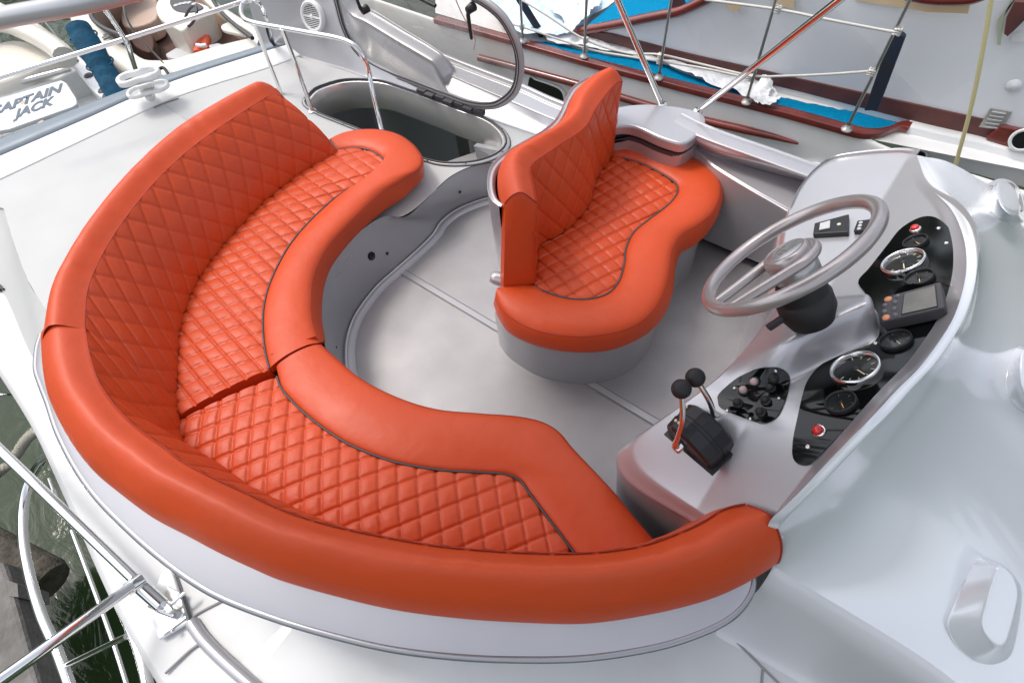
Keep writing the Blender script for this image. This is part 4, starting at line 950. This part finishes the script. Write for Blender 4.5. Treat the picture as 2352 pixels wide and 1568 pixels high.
line([(353,248),(370,240),(410,226)], .223, .003, GROOVE)
cu = thing('deck_cleat', 'small dark grey fitting at the far left edge of the side deck', 'cleat', P(2, 660, .07))
MB().box(P(0, 661, .06), .04, .03, .02).build('base', GASKET, cu, smooth=False, bevel=.006); MB().tube([P(-8,657,.075), P(8,664,.075)], .006, 8).build('horn', GASKET, cu)

# ============================================================ SAILING YACHT (starboard side)
ZS = -.8
sy = thing('sailing_yacht', 'old white sailing yacht with mahogany rails, blue carpeted side deck and portlights moored alongside', 'sailing yacht', (-1.5, 4.6, -1))
capl = [(1000,40),(1100,67),(1203,96),(1340,135),(1500,176),(1600,202),(1800,252),(1900,279),(1965,297)]
cap2 = capl+[(2000,302),(2035,298),(2060,288),(2075,284),(2092,288)]
cp = px(cap2, ZS); cpc = cr(cp, 120)
nn_ = np.array([0, 1., 0])
zc = np.array([0, 0, 1.])
G = np.stack([cpc+[0, -.035, -.05], cpc+[0, -.035, 0], cpc+[0, .05, .003], cpc+[0, .05, -.05]], 1); MB().grid(G).build('cap_rail', MAHOG, sy, bevel=.006)
yh = cp[:9, 1].mean()-.03
# hull topside just below the cap rail
X = np.linspace(-6, 3.2, 60)
capx = lambda X: np.interp(X, cpc[:, 0], cpc[:, 1])
hy_ = np.array([capx(x) if x < cp[8, 0] else cp[8, 1]+.015*(x-cp[8, 0]) for x in X])
top_z = np.array([ZS-.03 if x < cp[8, 0] else ZS-.03-.05*sm((x-cp[8, 0])/.3) for x in X])
G = np.stack([np.stack([X, hy_+.02, top_z], 1), np.stack([X, hy_-.01, top_z-.04], 1), np.stack([X, hy_-.02, top_z-.35], 1), np.stack([X, hy_+.04, top_z-1.1], 1), np.stack([X, hy_+.35, 0*X-3.05], 1)], 1)
MB().grid(across([G[:, j] for j in range(5)], 20)).build('hull', SAILW, sy)
def onhull(x, y, o=0): return PY(x, y, 4.52-o)
# rub rail
ru = np.array([PY(x, y, capx(P(x, y, ZS-.25)[0])-.05) for x, y in ((1100,133),(1212,163),(1290,184),(1360,204),(1500,246),(1600,273),(1700,296),(1780,315),(1834,330))])
MB().tube(cr(ru, 60), [.035]*52+[.033, .031, .029, .026, .023, .02, .016, .01], 10).build('rub_rail', MAHOG, sy)
# deck between rail and cabin trunk, and beyond
dk = px([(1000,30),(1203,90),(1340,129),(1600,197),(1800,247),(1965,299),(2010,322),(2100,340),(2352,390),(2700,460),(2700,200),(2352,60),(2000,-80),(1500,-120),(1000,-120)], ZS-.06)
sheet('deck', dk, SAILW, sy)
# raised quarter and toe strip to the right of the cap rail end
q1 = cr(px([(2085,284),(2150,300),(2250,322),(2352,348),(2600,410)], ZS-.0), 40)
MB().grid(np.stack([q1+[0, -.03, -.25], q1+[0, -.03, -.01], q1+[0, -.02, 0], q1+[0, .10, 0], q1+[0, .11, -.08]], 1)).build('bulwark', SAILW, sy)
# cabin trunk
sb0 = cr(px([(1324,78),(1471,117),(1545,140),(1668,166),(1792,198),(1846,211),(1972,244),(2120,281),(2251,311),(2352,338),(2600,405)], ZS), 80)
ycab = lambda x: np.interp(x, sb0[:, 0], sb0[:, 1])
stp = lambda pts, o: np.array([PY(x, y, ycab(P(x, y, ZS+.1)[0])+o) for x, y in pts])
st = cr(stp([(1324,74),(1395,76),(1477,96),(1586,124),(1696,149),(1792,171),(1832,180),(1983,213),(2120,243),(2273,277),(2352,298),(2600,365)], 0.0), 80)
m = MB().grid(np.stack([sb0+[0, -.012, 0], st+[0, -.012, 0], st+[0, .0, .004]], 1)); m.build('cabin_skirting', MAHOGD, sy, smooth=False)
tr = cr(stp([(1324,72),(1422,54),(1504,37),(1559,26),(1614,2),(1700,-40),(1800,-90)], .0), 60)
# cabin side sheet: between skirting and its own sheer
ct = [];
for q in cr(st, 60): ct.append(q)
topc = stp([(1335,69),(1422,54),(1504,37),(1559,26),(1614,2),(1700,-45),(1800,-100)], .0)
ringc = [q+[0, .003, 0] for q in ct]+[np.array([ct[-1][0], ct[-1][1]+.15, 1.6]), np.array([topc[-1][0], topc[-1][1]+.1, 1.6])]+[q for q in topc[::-1]]
cs = sheet('cabin_side', ringc, CABINW, sy)
MB().grid(np.stack([sb0+[0, .002, -.08], sb0+[0, .002, .01]], 1)).build('cabin_foot', SAILW, sy)
trc = cr(stp([(1324,74),(1422,55),(1504,38),(1559,27),(1614,3),(1700,-42)], -.01), 50); MB().tube(trc, .04, 8).build('cabin_top_rail', MAHOG, sy)
topc2 = cr(np.array(topc), 30); MB().grid(np.stack([topc2, topc2+[0, 1.2, 0]], 1)).build('cabin_top', CARPET, sy)
# masking tape, rail end, chock, vent, fitting
def patch(name, pts, o, m_, parent=sy, th=.004):
    r_ = np.array([PY(x, y, ycab(P(x, y, ZS+.3)[0])-.0) for x, y in pts]); yy = r_[:, 1].mean(); r_ = np.array([PY(x, y, yy-o) for x, y in pts])
    return MB().prism(r_, (0, th, 0)).build(name, m_, parent, smooth=False)
patch('masking_tape', [(1780,-30),(1825,-30),(1824,22),(1775,8)], .07, TAPE)
patch('masking_tape', [(1960,-20),(2235,-20),(2223,32),(2130,28),(2030,12),(1965,2)], .07, TAPE); patch('masking_tape', [(1660,5),(1712,8),(1690,28),(1676,24)], .07, TAPE)
patch('masking_tape', [(2330,-20),(2345,-20),(2292,45),(2290,104),(2298,104),(2305,40)], .02, TAPEG)
m = MB().tube(cr([PY(x, y, 4.78) for x, y in ((2085,-14),(2130,-5),(2180,-2),(2230,-4),(2275,-20))], 30), .04, 10); m.build('coachroof_rail', MAHOG, sy)
patch('wooden_chock', [(2330,5),(2395,8),(2375,25),(2330,70),(2314,84),(2306,78),(2312,40)], .06, MAHOGD, th=.06)
vg = thing('vent_grille', 'small grey metal louvre vent low on the white cabin side', 'vent', PY(2290, 275, 4.8))
def cabp(x, y, o=0): return PY(x, y, ycab(P(x, y, ZS+.15)[0])-o)
MB().prism([cabp(x, y, .012) for x, y in ((2275,249),(2325,258),(2300,300),(2248,292))], (0, .01, 0)).build('plate', ALUM, vg, smooth=False)
for k in range(5):
    y = 258+k*8.2; x = 2284-k*5
    MB().tube([cabp(x-6, y-1, .018), cabp(x+26, y+4, .018)], .008, 6).build('louvre', BRUSHED, vg)
ft = MB().lathe([(0, .02), (.02, .02), (.025, .012), (.04, .01), (.045, 0)], cabp(2328, 197, .0), (0, -1, 0), 20).build('round_fitting', WPLAST, sy)
patch('bolt_plate', [(2325,80),(2352,70),(2352,98),(2322,96)], .02, WPLAST)
# red block with fairlead at far right
MB().prism([cabp(x, y, .05) for x, y in ((2262,318),(2300,290),(2352,300),(2400,312),(2400,372),(2330,350))], (0, .04, 0)).build('fairlead_block', MAHOG, sy, smooth=False, bevel=.01)
q = cabp(2350, 322, .08); MB().lathe([(.06, 0), (.075, .012), (.085, 0)], q, (0, -1, .2), 24).build('fairlead_ring', WPLAST, sy); MB().lathe([(0, .002), (.065, .002)], q, (0, -1, .2), 24).build('fairlead_hole', GLASSD, sy)
# portlights in the hull
def port(pts, name='portlight'):
    r_ = cr([PY(x, y, capx(P(x, y, ZS-.35)[0])-.045) for x, y in pts], 40, closed=True)
    f = MB(); cc_ = r_.mean(0); G = np.stack([np.vstack([q, q[:1]]) for q in (r_*1.0+[0, .02, 0], r_+[0, -.006, 0], (r_-cc_)*.93+cc_+[0, -.006, 0], (r_-cc_)*.92+cc_+[0, .0, 0])], 1); f.grid(G)
    o = f.build(name, SAILW, sy); m = MB(); m.cap((r_-cc_)*.94+cc_+[0, -.002, 0]); m.build('pane', GLASSD, o)
port([(1213,176),(1230,182),(1260,192),(1290,206),(1299,232),(1290,262),(1262,262),(1213,235)])
port([(1640,306),(1665,312),(1690,323),(1706,338),(1690,343),(1650,335),(1632,325)]); port([(1838,380),(1860,374),(1885,378),(1900,392),(1880,402),(1845,398)])
port([(2035,348),(2060,343),(2100,345),(2128,350),(2120,372),(2060,372)])
# stanchions and lifelines
def stan(name, label, b, t, r=.018):
    s = thing(name, label, 'stanchion', b, 'stanchions along the sailing yacht rail')
    MB().tube(np.linspace(b, t, 6), r, 12).build('post', BRUSHED, s)
    MB().lathe([(r*1.6, .05), (r*1.7, .02), (r*3.2, .015), (r*3.4, 0)], b, (0, 0, 1), 16).build('foot', ALUM, s)
ps = [((1201,96),(1194,-20),'leftmost stanchion on the sailing yacht rail, right of the hatch cover'), ((1342,131),(1348,-20),'stanchion beside the wide blue carpet, second from the left'), ((1513,180),(1545,-20),'stanchion in front of the brown timber prop'), ((1714,236),(1788,-20),'stanchion crossed by the leaning canopy pole'), ((1944,298),(2100,-20),'rightmost stanchion, standing at the curved end of the cap rail')]
for b, t_, lab in ps:
    B_ = P(*b, ZS+.01); T_ = np.array([PY(t_[0], t_[1], B_[1])[0], B_[1], PY(t_[0], t_[1], B_[1])[2]]); stan('stanchion', lab, B_, T_, .012)
def yl(x, y): return PY(x, y, P(x, y+60, ZS)[1]-.0)
def lifeline(pts, label, r=.0095, m_=ROPE):
    Q = []
    for x, y, yy in pts: Q.append(PY(x, y, yy))
    tag(MB().tube(cr(Q, 60), r, 8).build('lifeline', m_), label, 'rope', 'lifelines of the sailing yacht')
ya = [4.38, 4.42, 4.46, 4.5, 4.55]
lifeline([(1194,-2,ya[0]),(1250,32,ya[0]),(1345,92,ya[1]),(1440,122,ya[2]),(1517,126,ya[2]),(1620,150,ya[3]),(1725,174,ya[3]),(1800,175,ya[3]),(1900,171,ya[4]),(1998,164,ya[4])], 'white upper rope lifeline sagging between the stanchions')
lifeline([(1150,52,ya[0]),(1199,62,ya[0]),(1345,111,ya[1]),(1430,128,ya[1]),(1515,141,ya[2]),(1620,158,ya[2]),(1720,180,ya[3])], 'white lower rope lifeline just above the plastic sheeting')
lifeline([(1620,0,ya[3]),(1785,22,ya[3]),(1900,45,ya[3]),(2020,68,ya[4]),(2060,74,ya[4])], 'thin white rope crossing the white cabin side')
kn = MB()
KN = ((1345,92,ya[1],'upper rope lashing on the stanchion beside the wide blue carpet'),(1517,130,ya[2],'upper rope lashing on the stanchion before the timber prop'),(1722,178,ya[3],'rope lashing where the canopy pole crosses a stanchion'),(2002,166,ya[4],'rope lashing over the dark canvas sleeve'),(2062,72,ya[4],'topmost rope lashing, at the upper end of the canvas sleeve'),
  (1345,112,ya[1],'lower rope lashing on the stanchion beside the wide blue carpet'),(1515,141,ya[2],'lower rope lashing on the stanchion before the timber prop'),(1199,62,ya[0],'rope lashing on the leftmost stanchion'),(1786,22,ya[3],'thin rope lashing near the top edge against the white cabin side'))
for x, y, yy, lb in KN:
    c_ = PY(x, y, yy)
    m = MB()
    for k in (-1, 0, 1): m.tube([c_+np.array([.019*math.cos(t), .019*math.sin(t), k*.016+.006*math.sin(3*t)]) for t in np.linspace(0, 2*PI, 14, endpoint=False)], .008, 6, closed=True)
    tag(m.build('rope_knot', ROPE), 'white '+lb, 'rope lashing', 'rope lashings on the stanchions')
# dark sleeve, timber props
ds = thing('canvas_sleeve', 'dark navy canvas strap laced around the rightmost stanchion', 'canvas sleeve', P(1985, 255, ZS))
G = [PY(x, y, 4.66) for x, y in ((2040,95),(2062,72),(2078,86),(2020,240),(2014,255),(1984,255),(2000,210))]
MB().prism(np.array(G), (0, .05, 0)).build('strap', CANVAS, ds, smooth=False, bevel=.008)
tp_ = thing('timber_prop', 'weathered brown timber plank standing on the yacht side deck', 'plank', P(1590, 145, ZS))
MB().prism([PY(x, y, 4.85) for x, y in ((1533,-20),(1562,-20),(1594,143),(1575,143))], (0, .05, 0)).build('plank', MAHOGD, tp_, smooth=False)
tq = thing('timber_prop', 'narrow grey batten leaning by the leftmost stanchion', 'plank', P(1245, 80, ZS)); MB().tube([PY(1192,-4,4.5), PY(1246,82,4.6)], .035, 4).build('batten', CANVAS, tq, smooth=False)
yrp = tag(MB().tube(cr([PY(2280,-20,4.2), PY(2262,90,4.2), PY(2232,240,4.2), PY(2195,378,4.2)], 40), .0125, 8).build('yellow_rope', ROPEY), 'taut yellow rope hanging down in front of the white cabin side', 'rope')
# crumpled sheeting and carpets on deck
def crumple(name, pts, z, amp, m_, label, cat, step=10, fr=9., seed=0, bare=False):
    from mathutils import noise
    from mathutils.geometry import delaunay_2d_cdt
    pp = cr(np.array(pts, float), 90, closed=True); n = 90
    jit = np.random.default_rng(seed); pp = pp+jit.normal(size=pp.shape)*1.0
    def inside(x, y):
        c = False; j = n-1
        for i in range(n):
            if (pp[i, 1] > y) != (pp[j, 1] > y) and x < (pp[j, 0]-pp[i, 0])*(y-pp[i, 1])/(pp[j, 1]-pp[i, 1]+1e-9)+pp[i, 0]: c = not c
            j = i
        return c
    x0, y0 = pp.min(0); x1, y1 = pp.max(0)
    vin = [Vector(p) for p in pp]+[Vector((x+jit.normal()*step*.2, y+jit.normal()*step*.12)) for x in np.arange(x0, x1, step) for y in np.arange(y0, y1, step*.5) if inside(x, y)]
    vo, _, fo, *_r = delaunay_2d_cdt(vin, [], [list(range(n))], 1, 1e-4)
    V = []
    for v in vo:
        q = P(v.x, v.y, z); h = noise.ridged_multi_fractal(Vector(q)*fr*.35, .8, 2.1, 4, 1., 2.)*.45 if amp > .01 else noise.noise(Vector(q)*20)
        V.append(q+np.array([0, 0, amp*h]))
    o = MB().add(V, [tuple(f) for f in fo]).build(name, m_)
    return tag(o, label, cat)
ZD = ZS-.052
crumple('blue_carpet', [(1203,98),(1230,94),(1290,104),(1400,127),(1500,140),(1600,180),(1700,212),(1790,250),(1600,203),(1450,165),(1340,135),(1260,112)], ZD, .004, CARPET, 'bright blue carpet strip along the side deck inside the mahogany cap rail', 'carpet')
crumple('blue_carpet', [(1780,222),(1850,235),(1930,250),(2010,262),(2085,283),(2040,300),(1990,304),(1900,279),(1800,254),(1765,244)], ZD, .004, CARPET, 'bright blue carpet piece at the curved right end of the side deck', 'carpet')
crumple('blue_carpet', [(1330,72),(1360,50),(1415,10),(1440,14),(1530,26),(1500,38),(1420,54),(1350,70)], ZS-.0, .004, CARPET, 'blue carpet wedge between the plastic sheets and the mahogany cabin rail', 'carpet')
crumple('plastic_sheet', [(1250,90),(1330,82),(1400,95),(1500,122),(1560,142),(1650,168),(1760,198),(1780,232),(1740,240),(1680,212),(1600,184),(1500,145),(1400,125),(1290,104)], ZD+.02, .06, PLASTIC, 'long crumpled white plastic sheet lying on the side deck under the lifelines', 'plastic sheet', step=7, seed=1)
crumple('plastic_sheet', [(1130,-40),(1250,-40),(1420,-40),(1415,8),(1350,55),(1320,80),(1250,90),(1190,80),(1140,50)], ZD+.04, .08, PLASTICB, 'large crumpled pale blue plastic sheet over the foredeck', 'plastic sheet', step=8, seed=2)
crumple('plastic_sheet', [(1262,15),(1310,0),(1370,-10),(1375,25),(1350,45),(1330,70),(1300,80),(1290,50),(1265,35)], ZD+.10, .10, PLASTIC, 'bunched white plastic film heaped on the foredeck sheet', 'plastic sheet', step=6, seed=3)
crumple('plastic_sheet', [(1745,195),(1770,203),(1765,225),(1790,230),(1770,246),(1735,246),(1722,225)], ZD+.08, .12, PLASTIC, 'bunched white plastic film beside the stanchion foot near the right carpet', 'plastic sheet', step=4, seed=4)

# ============================================================ BACKGROUND BOATS, LEFT
# small cream motorboat
mbz = -2.0
bo = thing('motorboat', 'small cream open motorboat with brown cockpit and grey dash, moored beyond the transom', 'motorboat', P(380, 120, -2.6))
outr = cr(px([(250,-120),(190,-40),(163,15),(158,40),(172,68),(215,98),(262,140),(300,168),(332,184),(380,176),(480,148),(600,112),(640,110),(600,70),(545,35),(500,5),(450,-40),(420,-120)], mbz), 120, closed=True)
innr = cr(px([(300,-110),(250,-60),(215,-5),(205,30),(225,62),(262,88),(300,118),(330,139),(358,143),(400,141),(440,129),(510,108),(575,92),(582,84),(545,60),(505,35),(470,5),(430,-40),(390,-110)], mbz), 120, closed=True)
def roll_to(c, ref): k = np.argmin(np.linalg.norm(c-ref, axis=1)); return np.roll(c, -k, 0)
outr = roll_to(outr, P(158,40,mbz)); innr = roll_to(innr, P(205,30,mbz))
w3c = lambda q: np.vstack([q, q[:1]])
co = outr.mean(0)
G = across([w3c(setz((outr-co)*.8+co, -3.1)), w3c(setz((outr-co)*.97+co, -2.3)), w3c(setz(outr, -2.06)), w3c(setz(outr*.75+innr*.25, -1.97)), w3c(setz(innr*.9+outr*.1, -1.96)), w3c(setz(innr, -2.0)), w3c(setz(innr, -2.05))], 30)
MB().grid(G).build('hull', BEIGE, bo)
MB().grid(np.stack([w3c(setz(innr, -2.04)), w3c(setz((innr-co)*.97+co, -2.55))], 1)).build('cockpit_lining', TAN, bo)
m = MB(); m.cap(setz((innr-co)*.975+co, -2.54)); m.build('cockpit_sole', BROWN, bo)
def blk(name, pts, z, h, m_, parent, bev=.03): return MB().prism(cr(px(pts, z), 44, closed=True)[::-1], (0, 0, -h)).build(name, m_, parent, smooth=False, bevel=bev, seg=3)
blk('bow_seat', [(285,60),(345,52),(362,22),(340,-60),(300,-60),(280,10)], -2.2, .3, TAN, bo)
blk('helm_console', [(358,8),(385,-10),(470,10),(478,28),(440,52),(420,70),(400,62),(365,40)], -1.85, .6, BEIGE, bo)
ds_ = blk('dash_panel', [(390,2),(412,-8),(462,12),(460,22),(430,28),(400,22)], -1.835, .02, GASKET, bo, .005)
m = MB()
for x, y in ((404,12),(414,9),(424,7),(434,6),(445,9)): m.lathe([(0, .004), (.035, .003), (.04, 0)], P(x, y, -1.83), (0, 0, 1), 14)
m.build('dials', GREYV, ds_)
MB().tube([P(438,38,-1.78)+.16*(math.cos(t)*np.array([1, 0, .2])+math.sin(t)*np.array([0, .8, .6])) for t in np.linspace(0, 2*PI, 28, endpoint=False)], .02, 8, closed=True).build('steering_wheel', GASKET, bo)
blk('helm_chair', [(440,60),(470,42),(485,52),(480,85),(455,95),(438,80)], -2.15, .3, TAN, bo); blk('side_seat', [(300,80),(340,72),(352,95),(345,120),(310,105)], -2.3, .2, BROWN, bo)
blk('engine_tray', [(470,60),(520,55),(575,82),(560,95),(490,105)], -2.25, .1, BROWN, bo)
MB().tube(cr(px([(300,-60),(240,-30),(212,20),(214,44),(240,66),(285,84)], -1.75), 40), .035, 8).build('windscreen_frame', GASKET, bo)
wsb = cr(px([(300,-60),(240,-30),(212,22),(214,50),(240,74),(285,96)], -2.0), 40); wst = cr(px([(300,-60),(240,-30),(212,20),(214,44),(240,66),(285,84)], -1.75), 40)
MB().grid(np.stack([wsb, wst], 1)).build('windscreen', GLASSD, bo)
MB().tube(cr(px([(470,-40),(500,18),(540,58),(580,88)], -1.85), 30), .03, 8).build('windscreen_frame', GASKET, bo)
blk('gunwale_cushion', [(508,58),(530,50),(548,58),(562,78),(540,75),(512,68)], -1.93, .06, BEIGE, bo)
for x, y in ((470,162),(540,152),(590,127),(240,85)): MB().tube([P(x-6, y+2, -1.93), P(x+6, y-2, -1.93)], .03, 8).build('cleat', CHROME, bo)
tag(MB().prism(px([(378,124),(405,108),(440,117),(445,126),(408,137),(385,132)], -2.25)[::-1], (0, 0, -.12)).build('seat_cushion', GREYV, smooth=False, bevel=.03), 'loose pale grey cushion lying in the open motorboat cockpit', 'cushion')
cool = tag(MB().prism(px([(478,103),(500,98),(520,104),(500,113),(482,112)], -2.1)[::-1], (0, 0, -.25)).build('cooler', GREYV, smooth=False, bevel=.02), 'pale grey box beside the life vest in the motorboat', 'box')
lv_ = thing('life_vest', 'folded orange and white life vest in the motorboat cockpit', 'life vest', P(465, 115, -2.3))
MB().tube(cr(px([(455,125),(458,105),(470,85),(474,92),(470,110),(466,122)], -2.15), 20), .07, 8).build('float', mat('orange_fabric', (.75, .12, .05), .7), lv_)
MB().tube(px([(452,104),(464,106),(474,104)], -2.05), .03, 8).build('strap', WPLAST, lv_)
tag(MB().tube(cr(px([(349,155),(362,160),(375,156),(388,172)], -1.9), 20), .022, 8).build('mooring_line', RUBBER), 'short black mooring line on the motorboat stern', 'rope')
# "CAPTAIN JACK" boat
cj = thing('cabin_boat', 'white boat with a grey lettered stern board, partly cut off at the left edge', 'boat', P(60, 220, -2.8))
zj = -2.2
blk('stern_platform', [(-120,250),(0,215),(150,160),(185,165),(230,215),(300,225),(250,255),(-60,360),(-200,400)], zj-.25, .6, WHITE, cj, .02)
blk('side_coaming', [(150,128),(168,118),(215,158),(258,195),(292,222),(296,236),(258,232),(222,216),(190,182)], zj+.15, .5, WHITE, cj, .05)
blk('transom_wall', [(-120,225),(0,195),(158,137),(176,160),(168,166),(0,228),(-120,262)], zj+.12, .4, WHITE, cj, .03)
blk('rear_seat', [(-160,120),(-60,110),(40,90),(110,112),(135,128),(0,188),(-160,215)], zj+.30, .5, BEIGE, cj, .1)
MB().tube(cr(px([(-80,60),(0,52),(60,72),(110,98),(142,122),(150,132)], zj+.55), 30), .14, 12).build('coaming_roll', BEIGE, cj)
MB().tube(cr(px([(0,20),(60,52),(110,88),(150,118)], zj+.5), 30), .09, 12).build('gunwale', BEIGE, cj)
MB().tube([P(-40,212,zj+.2), P(160,158,zj+.2)], .04, 8).build('grab_rail', BRUSHED, cj)
m = MB().prism(px([(-120,262),(120,190),(140,184),(152,190),(174,225),(176,238),(168,244),(20,296),(6,298),(-120,335)], zj+.16)[::-1], (0, 0, -.06)); nb = m.build('name_board', WPLAST, cj, smooth=False, bevel=.015)
for x, y in ((55,238),(98,290-8),(135,208)): pass
for x, y in ((54,237),(134,210),(96,283)): MB().box(P(x, y, zj+.15), .07, .07, .03).build('board_clip', TAN, nb, smooth=False)
m = MB()
for x, y in ((204,174),(236,208),(246,220),(170,142)): m.lathe([(0, .02), (.05, .02), (.07, 0)], P(x, y, zj+.155), (0, 0, 1), 14)
m.build('deck_fittings', GASKET, cj)
def text(body, org, ex, ey, z, m_, parent, wd):
    cu_ = bpy.data.curves.new('t', 'FONT'); cu_.body = body; cu_.offset = .042; cu_.shear = .1
    o = bpy.data.objects.new('t', cu_); COL.objects.link(o); bpy.context.view_layer.update()
    me = bpy.data.meshes.new_from_object(o); vs = np.array([v.co[:] for v in me.vertices]); x0, x1 = vs[:, 0].min(), vs[:, 0].max(); h = vs[:, 1].max()
    for v in me.vertices:
        a = (v.co.x-x0)/(x1-x0); b = v.co.y/h
        q = P(org[0]+ex[0]*a+ey[0]*b, org[1]+ex[1]*a+ey[1]*b, z); v.co = q
    bpy.data.objects.remove(o); me.name = 'lettering'
    return link('lettering', me, m_, parent, smooth=False)
text('CAPTAIN', (-27, 268), (168, -58), (3, -20), zj+.166, TEXT, nb, 1); text('JACK', (30, 273), (92, -34), (3, -20), zj+.166, TEXT, nb, 1)
# sleeve-wrapped pile
pl = thing('mooring_pile', 'mooring pile wrapped in dark blue cloth sleeve between the two boats', 'pile', P(270, 215, -2.0))
T = P(178, 62, -1.3); T0 = np.array([T[0], T[1], -3.2]); pth = np.linspace(T0, T, 30)
# drawn down the visible slope of the sleeve
B_ = P(268, 210, -1.9); pth = np.linspace(B_+(B_-T)*.8, T, 36)
MB().tube(pth, [.155+.004*math.sin(i*1.9)+.008*math.sin(i*.5) for i in range(36)], 20).build('cloth_sleeve', TEAL, pl)
MB().lathe([(0, .02), (.12, .02), (.13, -.05)], T, T-B_, 20).build('pile_head', LOG, pl)
for k in (4, 12): MB().tube([pth[-k]+.172*(math.cos(t)*np.array([1, 0, 0])+math.sin(t)*np.array([0, 1, 0.])) for t in np.linspace(0, 2*PI, 24, endpoint=False)], .012, 6, closed=True).build('binding', TEAL, pl)
# mooring lines
tag(MB().tube(cr([P(60,30,-1.6), P(90,70,-1.9), P(128,122,-2.0)], 20), .012, 6).build('mooring_line', ROPE), 'thin pale mooring line over the left boat', 'rope', 'mooring lines at the left')
tag(MB().tube(cr([P(95,40,-1.9), P(150,110,-2.3), P(160,125,-2.4)], 20), .012, 6).build('mooring_line', ROPE), 'thin pale mooring line between the left boats', 'rope', 'mooring lines at the left')
tag(MB().tube(cr([P(280,-20,-.3), P(300,60,-.8), P(375,145,-1.9)], 20), .012, 6).build('mooring_line', ROPE), 'pale line crossing in front of the open motorboat', 'rope', 'mooring lines at the left')
# dock, log and rope, lower left
dkk = thing('concrete_dock', 'weathered grey concrete dock edge in the lower left corner', 'dock', P(20, 1450, -2.4))
MB().prism(px([(-300,1240),(8,1290),(22,1330),(90,1575),(110,1700),(-300,1700)], -1.9)[::-1], (0, 0, -.3)).build('slab', CONC, dkk, smooth=False, bevel=.03)
MB().prism(px([(14,1330),(40,1340),(42,1370),(20,1368)], -1.9)[::-1], (0, 0, -.3)).build('bracket', CONC, dkk, smooth=False)
tag(MB().tube(np.linspace(P(-80,1235,-2.2), P(118,1338,-2.35), 16), [.17]*15+[.15], 16).build('log', LOG), 'round wet timber log beside the dock over the dark water', 'log')
m = MB()
pa = cr([P(-40,1110,-1.6), P(20,1065,-1.7), P(60,1010,-1.5), P(88,985,-1.3)], 80)
for ph in (0, 2.1, 4.2):
    m.tube([q+.022*np.array([math.cos(i*.55+ph), math.sin(i*.55+ph), 0]) for i, q in enumerate(pa)], .024, 6)
tag(m.build('mooring_rope', ROPED), 'twisted grey mooring rope leading down to the water at the left edge', 'rope')
# things seen through the hatch well
dl = thing('dinghy_spar', 'varnished wooden spar seen through the open hatch well', 'spar', P(1000, 330, -1.4))
MB().tube([P(925,300,-1.2), P(1075,372,-1.2)], .028, 10).build('spar', mat('varnished_pine', (.55, .28, .12), .4, coat=.4), dl)
ldk = MB().prism(px([(925,298),(1085,372),(1110,410),(900,410),(905,330)], -1.5)[::-1], (0, 0, -.2)).build('lower_deck', WHITE, YP, smooth=False)
rp = MB()
for a, b in (((755,283),(868,272)),((770,288),(800,265)),((790,268),(805,290))): rp.tube([P(*a, -1.0), P(*b, -1.0)], .012, 6)
tag(rp.build('rope_bundle', ROPE), 'pale ropes crossing below the open hatch well', 'rope')
